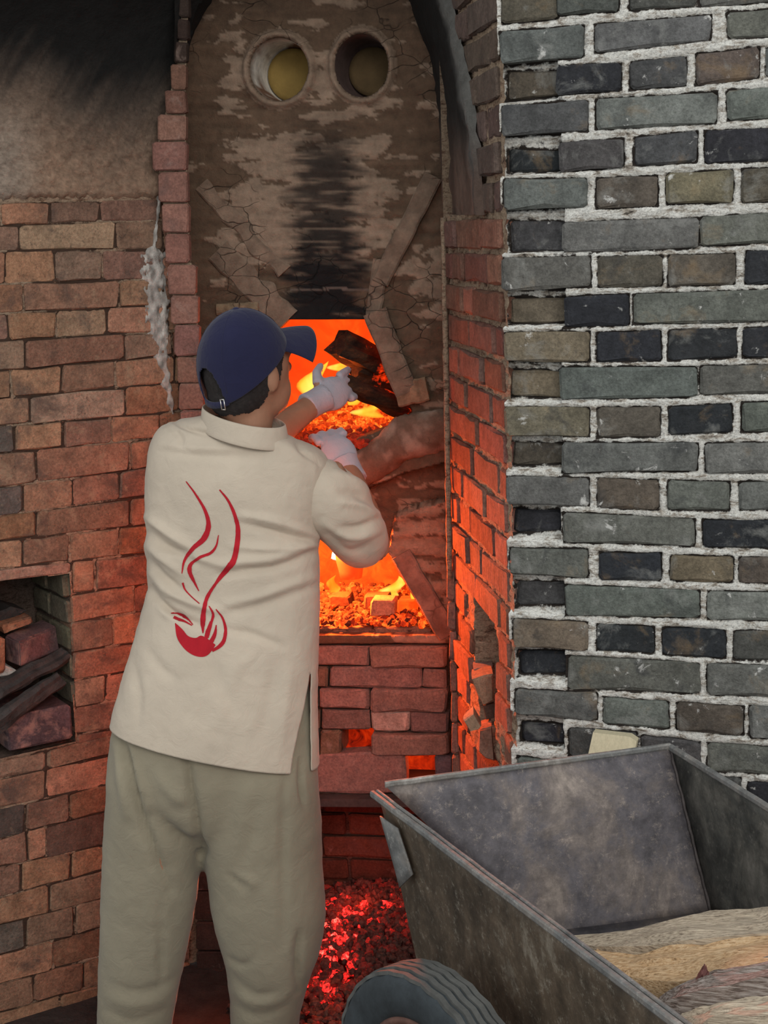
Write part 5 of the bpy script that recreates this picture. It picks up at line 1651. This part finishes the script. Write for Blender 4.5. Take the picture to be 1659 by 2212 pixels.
b.tube([ls, ls.lerp(le, 0.5), le, le.lerp(lw, 0.35), lw], [0.058, 0.050, 0.042, 0.041, 0.028], 16)
def hand(b, wrist, palm_dir, spread, nrm, curl, scale=1.0):
    """palm and five separate curling fingers; palm_dir along the hand, spread across, nrm = palm normal (fingers curl to it)"""
    pd = V(palm_dir).normalized(); sp = (V(spread) - pd * V(spread).dot(pd)).normalized(); nm = pd.cross(sp)
    if nm.dot(V(nrm)) < 0: nm = -nm
    c = wrist + pd * 0.050 * scale
    b.ellipsoid(c, pd * 0.052 * scale, sp * 0.042 * scale, nm * 0.017 * scale, 16, 10)
    b.tube([wrist - pd * 0.02, wrist + pd * 0.02], [0.030, 0.030], 12)
    for i, (off, L) in enumerate(((-0.030, 0.066), (-0.010, 0.076), (0.011, 0.071), (0.031, 0.056))):
        base = c + pd * 0.040 * scale + sp * off * scale
        d = (pd + sp * off * 2.0).normalized()
        pts = [base]
        for j in range(3):
            a = curl[i] * (0.5 + j * 0.55)
            dd = d * math.cos(a) + nm * math.sin(a)
            pts.append(pts[-1] + dd * L * scale * (0.45, 0.32, 0.25)[j])
        b.tube(pts, [0.0105 * scale, 0.010 * scale, 0.0092 * scale, 0.008 * scale], 9)
        b.ellipsoid(pts[-1], pd * 0.008, sp * 0.008, nm * 0.008, 8, 6)
    t0 = c - pd * 0.022 * scale - sp * 0.036 * scale
    pts = [t0, t0 + (-sp * 0.026 + pd * 0.020 + nm * 0.012) * scale, t0 + (-sp * 0.036 + pd * 0.046 + nm * 0.022) * scale]
    b.tube(pts, [0.014 * scale, 0.0115 * scale, 0.009 * scale], 9)
    b.ellipsoid(pts[-1], pd * 0.009, sp * 0.009, nm * 0.009, 8, 6)
RH = dict(wrist=rw, palm_dir=P(722, 958, 3.60) - rw, spread=V((1, 0.25, 0.15)), nrm=V((0, 1, 0.1)), curl=(0.9, 1.0, 1.1, 1.2))
LH = dict(wrist=lw, palm_dir=P(740, 838, 3.755) - lw, spread=V((0.35, -0.2, -1)), nrm=V((0.2, 1, -0.1)), curl=(0.55, 0.9, 1.0, 1.1))
hand(b, **RH, scale=0.92)
hand(b, **LH, scale=0.92)
hipL, hipR = P(370, 1650, 3.16), P(560, 1660, 3.15)
def ground_pt(px, Y): q = P(px, 2280, Y); return V((q.x, Y, PIT_Z))
footL, footR = ground_pt(292, 3.16), ground_pt(572, 3.14)
for h, kx, f in ((hipL, P(318, 1990, 3.13), footL), (hipR, P(585, 2000, 3.12), footR)):
    b.tube([hipc.lerp(h, 0.6), h, kx, kx.lerp(f + V((0, 0, 0.09)), 0.4), f + V((0, 0, 0.09))], [0.09, 0.085, 0.056, 0.05, 0.038], 16)
    b.ellipsoid(f + V((0.02, 0.05, 0.042)), V((0.042, 0, 0)), V((0, 0.115, 0)), V((0, 0, 0.036)), 16, 10)
body = build_remesh('body', b, 0.0075, M['skin'], 4)
adopt(body, man)

# ---- shoes
for f in (footL, footR):
    s = MB()
    rings = []
    for i in range(13):
        t = i / 12
        y = -0.085 + 0.285 * t
        wd = 0.034 + 0.020 * math.sin(math.pi * min(1, t * 1.02)) ** 0.6 if 0 < t < 1 else 0.016
        hh = interp(t, [(0, 0.07), (0.3, 0.085), (0.55, 0.065), (0.85, 0.045), (1, 0.025)])
        rings.append([f + V((0.015 + wd * math.cos(2 * math.pi * k / 14) * (1 if math.sin(2 * math.pi * k / 14) < 0.2 else 0.85), y, 0.002 + hh * (0.5 + 0.5 * math.sin(2 * math.pi * k / 14)))) for k in range(14)])
    s.loft(rings)
    adopt(s.build('shoe', mat_plain('shoe', (0.05, 0.05, 0.055), 0.7), None, True), man)

# ---- hair: short back and sides under the cap
hv = MB()
hv.ellipsoid(hp(-0.006, 0, 0.0), fwd * 0.100, lat * 0.0845, up_h * 0.117, 40, 30)
hv.ellipsoid(hp(-0.047, 0, -0.050), fwd * 0.0545, lat * 0.0650, up_h * 0.062, 32, 22)
o = build_remesh('hair', hv, 0.005, M['hair'], 3)
bm = bmesh.new(); bm.from_mesh(o.data)
dead = []
for f in bm.faces:
    q = f.calc_center_median() - HC
    ff, ll, uu = q.dot(fwd), q.dot(lat), q.dot(up_h)
    lim = -0.088 if ff < -0.03 else interp(ff, [(-0.03, -0.085), (0.0, -0.030), (0.02, -0.035), (0.035, 0.0), (0.06, 0.03)])
    if uu < lim + 0.006 * noise.noise(q * 90) or ff > 0.07: dead.append(f)
bmesh.ops.delete(bm, geom=dead, context='FACES'); bm.to_mesh(o.data); bm.free()
adopt(o, man)

# ---- cap
AX = (0.109, 0.0905, 0.124)
def cap_pt(phi, t, g=1.0):
    """phi round the head (0 = front), t from the rim (0) to the crown (1)"""
    rim = -0.006 + 0.060 * math.cos(phi)
    u = rim + (AX[2] - rim) * math.sin(t * math.pi / 2)
    k = math.sqrt(max(0.0, 1 - (u / AX[2]) ** 2)) if u > 0 else 1 - 0.10 * (u / 0.07) ** 2
    cg = g * (1 + 0.012 * math.cos(6 * phi) * t)
    return hp(-0.006 + AX[0] * k * cg * math.cos(phi), AX[1] * k * cg * math.sin(phi), u * g)
c = MB(); NP, NTt = 192, 60
for j in range(NTt + 1):
    for i in range(NP): c.v.append(cap_pt(2 * math.pi * i / NP, j / NTt * 0.999))
for j in range(NTt):
    for i in range(NP):
        phi = 2 * math.pi * (i + .5) / NP; t = (j + .5) / NTt
        d = abs(((phi - math.pi + math.pi) % (2 * math.pi)) - math.pi)
        if (d / 0.42) ** 2 + (t / 0.30) ** 2 < 1: continue       # arched opening at the back
        i2 = (i + 1) % NP
        c.f.append((j * NP + i, j * NP + i2, (j + 1) * NP + i2, (j + 1) * NP + i))
capo = c.build('cap', M['cap'], None, True)
evaluate(capo, [('SOLIDIFY', dict(thickness=0.003, offset=0.0)), ('SUBSURF', dict(levels=1))])
adopt(capo, man)
def cap_child(o):
    o.parent = capo
    return o
# seams and crown button
for k in range(6):
    phi = math.pi / 6 + k * math.pi / 3
    cap_child(MB().tube([cap_pt(phi, t / 12, 1.012) for t in range(1, 12)], 0.0010, 6).build('seam', M['cap'], None, True))
q = cap_pt(0, 0.999)
cap_child(MB().ellipsoid(q, fwd * 0.008, lat * 0.008, up_h * 0.005, 14, 8).build('crown_button', M['cap'], None, True))
# peak
pk = MB(); NI, NJ = 28, 12
for s in (0, 1):
    for j in range(NJ + 1):
        for i in range(NI + 1):
            ph = (i / NI - 0.5) * 2 * 1.08
            v = j / NJ
            base_ = cap_pt(ph, 0.03, 1.004)
            ext = 0.090 * math.cos(ph * 0.80) ** 0.7 * v
            q = base_ + fwd * ext + lat * (math.sin(ph) * 0.010 * v) - up_h * (0.012 * v * v + 0.040 * (math.sin(ph) ** 2) * v - 0.004 * v) - up_h * (0.003 if s else 0)
            pk.v.append(q)
N = (NI + 1) * (NJ + 1)
for j in range(NJ):
    for i in range(NI):
        k = j * (NI + 1) + i
        pk.f.append((k, k + 1, k + NI + 2, k + NI + 1)); pk.f.append(tuple(reversed((N + k, N + k + 1, N + k + NI + 2, N + k + NI + 1))))
for i in range(NI):
    a = NJ * (NI + 1) + i; pk.f.append((a, a + 1, N + a + 1, N + a))
for i0 in (0, NI):
    for j in range(NJ):
        a = j * (NI + 1) + i0; a2 = a + NI + 1
        pk.f.append((a, a2, N + a2, N + a) if i0 == 0 else (a2, a, N + a, N + a2))
o = cap_child(pk.build('peak', M['cap'], None, True))
# strap and buckle across the opening
arc = [cap_pt(math.pi - 0.50 + 1.0 * i / 20, 0.015, 1.0) for i in range(21)]
st = MB()
for q in arc:
    st.v += [q + up_h * 0.007, q - up_h * 0.007]
for i in range(20): st.f.append((2 * i, 2 * i + 1, 2 * i + 3, 2 * i + 2))
o = st.build('strap', M['cap'], None, True); evaluate(o, [('SOLIDIFY', dict(thickness=0.003, offset=0.0))]); cap_child(o)
bq = cap_pt(math.pi + 0.36 if cap_pt(math.pi + 0.36, 0).x > cap_pt(math.pi - 0.36, 0).x else math.pi - 0.36, 0.02, 1.035)
tdir = (cap_pt(math.pi + 0.3, 0.02) - cap_pt(math.pi - 0.3, 0.02)).normalized()
bk = MB()
h, w_ = 0.011, 0.006
pts = [bq + up_h * h + tdir * w_, bq + up_h * h - tdir * w_, bq - up_h * h - tdir * w_, bq - up_h * h + tdir * w_, bq + up_h * h + tdir * w_]
for a_, b_ in zip(pts, pts[1:]): bk.tube([a_, b_], 0.0014, 6)
o = cap_child(bk.build('buckle', M['metal'], None, True)); o['label'] = 'small steel buckle'

# ---- shirt: trunk
SH = [  # left px, right px, Y left, Y right, back depth, front depth
 ((452, 898), (612, 942), 3.21, 3.19, 0.062, 0.065),
 ((415, 903), (650, 957), 3.235, 3.20, 0.078, 0.08),
 ((362, 912), (698, 982), 3.26, 3.22, 0.100, 0.095),
 ((330, 945), (712, 1030), 3.26, 3.225, 0.115, 0.105),
 ((318, 1010), (702, 1085), 3.25, 3.225, 0.120, 0.115),
 ((315, 1090), (692, 1140), 3.245, 3.22, 0.118, 0.12),
 ((317, 1185), (690, 1205), 3.23, 3.21, 0.116, 0.12),
 ((320, 1262), (690, 1285), 3.22, 3.20, 0.112, 0.12),
 ((303, 1332), (688, 1370), 3.205, 3.185, 0.115, 0.12),
 ((276, 1425), (687, 1475), 3.185, 3.17, 0.122, 0.125),
 ((254, 1505), (688, 1570), 3.17, 3.16, 0.128, 0.125),
 ((239, 1562), (690, 1650), 3.16, 3.15, 0.130, 0.125)]
par = spline([(l[0], l[1], r_[0], r_[1], yl, yr, tb, tf) for l, r_, yl, yr, tb, tf in SH], 110)
NSEG = 120
DK = 0.40
s = MB()
for lx, ly_, rx, ry, yl, yr, tb, tf in par:
    A, B = P(lx, ly_, yl), P(rx, ry, yr)
    c_ = (A + B) / 2; hx = (B - A) / 2
    dn = V((-hx.y, hx.x, 0)).normalized()
    if dn.y < 0: dn = -dn
    open_ = 0.34 * sstep(1440, 1655, ry) ** 0.8 if ry > 1440 else 0.0
    for k in range(NSEG):
        th = 2 * math.pi * k / NSEG
        if th > math.pi and open_ > 0:                       # side slit opens downwards near the right edge
            d = 2 * math.pi - th
            if d > DK: d = DK + open_ + (d - DK) * (math.pi - DK - open_) / (math.pi - DK)
            th = 2 * math.pi - d
        cs, sn = math.cos(th), math.sin(th)
        ex = math.copysign(abs(cs) ** 0.86, cs); ey = math.copysign(abs(sn) ** 0.86, sn)
        s.v.append(c_ + hx * ex + dn * (ey * (tf if sn > 0 else tb)))
n = len(par)
kc = int((2 * math.pi - DK) / (2 * math.pi) * NSEG)
for i in range(n - 1):
    for k in range(NSEG):
        if k == kc and par[i][3] > 1440: continue
        k2 = (k + 1) % NSEG
        s.f.append((i * NSEG + k, i * NSEG + k2, (i + 1) * NSEG + k2, (i + 1) * NSEG + k))
shirt = s.build('shirt', M['shirt'], None, True)
bm = bmesh.new(); bm.from_mesh(shirt.data); bmesh.ops.recalc_face_normals(bm, faces=bm.faces[:]); bm.to_mesh(shirt.data); bm.free()
me = shirt.data; me.update()
cen = P(505, 1200, 3.22)
probe = min(me.polygons, key=lambda p: (p.center - P(505, 1200, 3.10)).length)
if probe.normal.dot(CAM_F) > 0: me.flip_normals()
evaluate(shirt, [('SUBSURF', dict(levels=1))])
FOLDS = [
 ([(316, 1118), (360, 1150), (420, 1190)], 0.008, 9), ([(320, 1150), (365, 1185), (425, 1212)], -0.010, 10),
 ([(318, 1178), (350, 1205), (390, 1238)], 0.007, 9), ([(322, 1210), (352, 1245), (385, 1270)], -0.008, 9),
 ([(367, 1199), (425, 1206), (486, 1223)], 0.006, 9), ([(474, 1242), (518, 1234), (598, 1223), (688, 1188)], -0.007, 10),
 ([(480, 1222), (530, 1214), (600, 1205), (686, 1168)], 0.006, 11), ([(518, 1112), (600, 1128), (684, 1158)], 0.006, 9),
 ([(520, 1130), (600, 1150), (686, 1172)], -0.006, 8), ([(500, 1180), (580, 1186), (684, 1180)], 0.005, 8),
 ([(326, 1272), (345, 1300), (372, 1324), (430, 1350)], -0.012, 9), ([(330, 1240), (365, 1278), (425, 1306), (480, 1322)], 0.008, 10),
 ([(338, 1292), (352, 1318), (380, 1340)], 0.006, 8), ([(454, 1422), (480, 1480), (502, 1537)], -0.004, 16),
 ([(486, 1358), (550, 1372), (614, 1398)], -0.005, 9), ([(486, 1324), (545, 1312), (598, 1296), (675, 1268)], -0.005, 10),
 ([(486, 1306), (545, 1294), (598, 1276), (675, 1246)], 0.005, 11), ([(318, 1400), (345, 1440), (380, 1470)], -0.004, 12),
 ([(350, 975), (440, 985), (540, 985)], -0.003, 9), ([(350, 960), (440, 968), (540, 970)], 0.003, 9),
 ([(372, 905), (392, 918), (420, 930), (480, 945)], -0.006, 7), ([(360, 915), (385, 940), (395, 965)], -0.004, 8),
 ([(640, 950), (655, 975), (690, 1000)], -0.005, 7), ([(285, 1420), (300, 1500), (296, 1570)], -0.004, 10),
 ([(600, 1430), (585, 1500), (560, 1600)], -0.003, 16), ([(630, 1440), (615, 1540), (600, 1640)], 0.003, 14), ([(540, 1420), (500, 1460), (470, 1560)], 0.003, 18)]
displace_folds(shirt, FOLDS)
ruffle(shirt, lambda c: 0.0022 * fbm(c, 9, 3, 2.0) + 0.0010 * fbm(c, 34, 3, 5.0))
BVH = BVHTree.FromObject(shirt, bpy.context.evaluated_depsgraph_get())
dup_shirt = shirt
evaluate(shirt, [('SOLIDIFY', dict(thickness=0.0022, offset=-1.0))])
adopt(shirt, man)
def shirt_child(o):
    o.parent = shirt
    return o
# collar band
cb = MB(); CN = 48
cc = P(528, 917, 3.203)
hx = (P(618, 945, 3.185) - P(440, 897, 3.225)) / 2
dn = V((-hx.y, hx.x, 0)).normalized(); dn = dn if dn.y > 0 else -dn
for j, (dz, k) in enumerate(((-0.028, 1.035), (-0.013, 1.015), (0.004, 0.995), (0.018, 0.965))):
    for i in range(CN):
        th = 2 * math.pi * i / CN
        back = max(0, -math.sin(th))
        cb.v.append(cc + hx * k * math.cos(th) + dn * (0.078 * k * math.sin(th)) + V((0, 0, dz - 0.006 * back + (0.004 if j == 3 else 0))) )
for j in range(3):
    for i in range(CN):
        i2 = (i + 1) % CN
        cb.f.append((j * CN + i, j * CN + i2, (j + 1) * CN + i2, (j + 1) * CN + i))
o = cb.build('collar', M['shirt'], None, True); evaluate(o, [('SOLIDIFY', dict(thickness=0.004, offset=0.0)), ('SUBSURF', dict(levels=1))]); shirt_child(o)
# sleeves
sl = MB()
sp = spline([(648, 1042, 3.235, 0.068), (702, 1074, 3.235, 0.081), (748, 1120, 3.245, 0.073), (774, 1158, 3.27, 0.067), (783, 1180, 3.30, 0.060)], 40)
sl.tube([P(x, y, Y) for x, y, Y, r in sp], [(r, r * 1.0) for x, y, Y, r in sp], 56, caps=False)
slo = sl.build('sleeve', M['shirt'], None, True)
bm = bmesh.new(); bm.from_mesh(slo.data); bmesh.ops.recalc_face_normals(bm, faces=bm.faces[:]); bm.to_mesh(slo.data); bm.free()
if sum(p.normal.dot(p.center - P(745, 1120, 3.245)) for p in slo.data.polygons) < 0: slo.data.flip_normals()
evaluate(slo, [('SUBSURF', dict(levels=1))])
displace_folds(slo, [([(735, 1000), (765, 1018), (795, 1045)], -0.007, 8), ([(728, 1020), (770, 1040), (800, 1066)], 0.006, 9), ([(738, 1062), (775, 1070), (812, 1095)], -0.006, 8),
                     ([(735, 1085), (780, 1092), (815, 1112)], 0.005, 8), ([(730, 1142), (775, 1140), (818, 1120)], -0.007, 8), ([(700, 1130), (760, 1160), (815, 1150)], 0.006, 10),
                     ([(705, 1150), (750, 1190), (800, 1180)], -0.004, 9)])
ruffle(slo, lambda c: 0.003 * fbm(c, 12, 3, 3.0))
evaluate(slo, [('SOLIDIFY', dict(thickness=0.0022, offset=-1.0))]); shirt_child(slo)
sl = MB()
sp = spline([(425, 985, 3.27, 0.070), (440, 975, 3.34, 0.072), (460, 970, 3.42, 0.068), (505, 980, 3.47, 0.058)], 24)
sl.tube([P(x, y, Y) for x, y, Y, r in sp], [r for x, y, Y, r in sp], 40, caps=False)
slo = sl.build('sleeve', M['shirt'], None, True)
evaluate(slo, [('SOLIDIFY', dict(thickness=0.0022, offset=0.0))]); shirt_child(slo)

# ---- red brush-stroke print on the back: bowl shape with rising lines
def on_shirt(px, py):
    d = ray(px, py).normalized()
    hit, nr, idx, dist = BVH.ray_cast(CAM_P, d)
    if hit is None: return P(px, py, 3.1)
    if nr.dot(d) > 0: nr = -nr
    return hit + nr * 0.0012
emblem = MB()
def stroke(pts, widths, n=40):
    sp = spline(pts, n)
    k0 = len(emblem.v)
    for i, (x, y) in enumerate(sp):
        a = sp[min(i + 1, n - 1)] - sp[max(i - 1, 0)]
        L = math.hypot(*a) + 1e-6; nx_, ny_ = -a[1] / L, a[0] / L
        w = interp(i / (n - 1), widths) / 2 * (1 + 0.15 * noise.noise(V((i * 0.5, x, 0))))
        for q in (-1, -0.33, 0.33, 1): emblem.v.append(on_shirt(x + nx_ * w * q, y + ny_ * w * q))
    for i in range(n - 1):
        for q in range(3):
            k = k0 + i * 4 + q
            emblem.f.append((k, k + 1, k + 5, k + 4))
def e6(*pts): return [(200 + x / 2.514, 1000 + y / 2.514) for x, y in pts]
stroke(e6((508, 100), (560, 170), (612, 260), (630, 340), (605, 410), (545, 465), (500, 530), (485, 600)), [(0, 2), (0.25, 6), (0.55, 13), (0.75, 8), (1, 2)], 60)
stroke(e6((690, 145), (740, 210), (778, 300), (790, 390), (770, 520), (735, 570), (680, 640), (625, 725), (605, 800), (600, 860), (600, 925)), [(0, 3), (0.2, 8), (0.42, 13), (0.55, 11), (0.62, 6), (0.78, 9), (0.9, 12), (1, 2)], 80)
stroke(e6((684, 392), (672, 450), (640, 490), (580, 515), (535, 550), (528, 590), (550, 640), (578, 695)), [(0, 2), (0.25, 6), (0.5, 6), (0.7, 10), (1, 2)], 50)
stroke(e6((490, 650), (505, 690), (540, 730), (580, 765)), [(0, 4), (0.5, 3), (1, 2)], 30)
stroke(e6((632, 778), (655, 820), (645, 870), (625, 950)), [(0, 2), (0.4, 6), (1, 5)], 30)
stroke(e6((670, 795), (705, 840), (722, 900), (715, 960), (690, 995), (650, 1020)), [(0, 2), (0.35, 6), (0.7, 9), (1, 6)], 40)
stroke(e6((640, 860), (622, 920), (612, 980)), [(0, 2), (0.5, 7), (1, 8)], 30)
stroke(e6((672, 880), (664, 930), (640, 980)), [(0, 2), (0.5, 8), (1, 10)], 30)
stroke(e6((425, 818), (470, 818), (515, 845), (545, 880)), [(0, 2), (0.5, 7), (1, 2)], 30)
stroke(e6((440, 838), (465, 850), (500, 862), (540, 884)), [(0, 6), (0.4, 6), (1, 2)], 30)
# bowl body as a filled fan of short strokes
up_edge = spline(e6((450, 868), (490, 905), (520, 940), (560, 950), (590, 938), (625, 955), (665, 985)), 40)
lo_edge = spline(e6((448, 872), (460, 950), (500, 1010), (550, 1045), (600, 1053), (635, 1035), (668, 990)), 40)
k0 = len(emblem.v)
for u, l in zip(up_edge, lo_edge):
    for q in range(6):
        t = q / 5
        emblem.v.append(on_shirt(u[0] + (l[0] - u[0]) * t, u[1] + (l[1] - u[1]) * t))
for i in range(39):
    for q in range(5):
        k = k0 + i * 6 + q
        emblem.f.append((k, k + 1, k + 7, k + 6))
o = emblem.build('printed_emblem', M['print'], None, True); o['kind'] = 'stuff'
o['label'] = 'red brush stroke bowl and vapour print'
shirt_child(o)

# ---- trousers
t_ = MB()
def leg_rings(rows, tb, tf, Yc):
    sp = spline(rows, 40)
    rings = []
    for y, xl, xr, db in sp:
        A, B = P(xl, y, Yc), P(xr, y + 4, Yc); c_ = (A + B) / 2; hx = (B - A) / 2
        dn = V((0, 1, 0))
        rings.append([c_ + hx * math.copysign(abs(math.cos(2 * math.pi * k / 40)) ** 0.9, math.cos(2 * math.pi * k / 40)) + dn * (db * math.sin(2 * math.pi * k / 40)) for k in range(40)])
    return rings
t_.loft(leg_rings([(1470, 268, 668, 0.10), (1560, 246, 684, 0.118), (1640, 233, 688, 0.125), (1720, 228, 690, 0.118), (1780, 226, 692, 0.09), (1815, 260, 660, 0.05)], 0, 0, 3.165))
t_.loft(leg_rings([(1600, 240, 420, 0.09), (1660, 232, 436, 0.105), (1750, 226, 438, 0.108), (1850, 222, 434, 0.10), (1930, 219, 427, 0.098), (2010, 216, 412, 0.092), (2090, 213, 394, 0.088), (2170, 210, 380, 0.084), (2235, 208, 372, 0.082), (2272, 209, 370, 0.085)], 0, 0, 3.165))
t_.loft(leg_rings([(1600, 430, 676, 0.09), (1660, 424, 688, 0.11), (1750, 430, 693, 0.112), (1850, 440, 698, 0.108), (1930, 451, 704, 0.108), (1985, 462, 703, 0.106), (2045, 476, 693, 0.10), (2110, 490, 668, 0.09), (2180, 497, 652, 0.085), (2235, 500, 645, 0.083), (2268, 502, 642, 0.086)], 0, 0, 3.15))
tro = build_remesh('trousers', t_, 0.009, M['trousers'], 8)
TF = [([(405, 1640), (412, 1700), (424, 1770), (438, 1845)], -0.014, 9), ([(265, 1590), (280, 1660), (305, 1760), (340, 1850), (372, 1925)], -0.011, 9), ([(250, 1600), (262, 1680), (275, 1760)], 0.007, 10),
      ([(275, 1590), (300, 1680), (318, 1750)], 0.006, 9), ([(335, 1760), (375, 1800), (410, 1822), (436, 1832)], -0.010, 13), ([(345, 1680), (380, 1720), (405, 1730)], 0.006, 14),
      ([(616, 1660), (614, 1760), (612, 1900), (614, 2040)], -0.004, 9), ([(648, 2015), (643, 2060), (644, 2140)], -0.010, 8), ([(500, 2100), (520, 2130), (560, 2150), (600, 2140)], -0.003, 8),
      ([(505, 2135), (540, 2165), (600, 2160), (640, 2130)], 0.003, 9), ([(500, 2165), (550, 2195), (620, 2180)], -0.003, 8), ([(495, 2070), (520, 2085), (545, 2075)], -0.005, 8),
      ([(230, 2120), (280, 2140), (340, 2135), (380, 2110)], -0.003, 9), ([(225, 2150), (280, 2170), (350, 2160)], 0.003, 9), ([(230, 2185), (290, 2205), (360, 2180)], -0.003, 9),
      ([(345, 1970), (350, 2050), (348, 2120)], -0.005, 9), ([(520, 1895), (545, 1905), (540, 1925)], 0.005, 7), ([(490, 1890), (510, 1905), (535, 1925)], -0.004, 6),
      ([(650, 1640), (652, 1700), (658, 1740)], -0.009, 5), ([(500, 1660), (490, 1760), (500, 1850)], -0.003, 22), ([(560, 1720), (545, 1800), (520, 1880)], -0.004, 16)]
displace_folds(tro, TF, 1.7)
ruffle(tro, lambda c: 0.0028 * fbm(c, 8, 3, 7.0) + 0.0012 * fbm(c, 30, 3, 1.0))
adopt(tro, man)

# ---- knitted gloves
for nm_, HD, sc in (('right', RH, 1.06), ('left', LH, 1.06)):
    g = MB(); hand(g, **HD, scale=sc)
    pd = V(HD['palm_dir']).normalized()
    g.tube([HD['wrist'] - pd * 0.035, HD['wrist'] - pd * 0.01, HD['wrist'] + pd * 0.03], [0.036, 0.034, 0.036], 16)
    o = build_remesh('glove', g, 0.0042, M['glove'], 3)
    adopt(o, man)
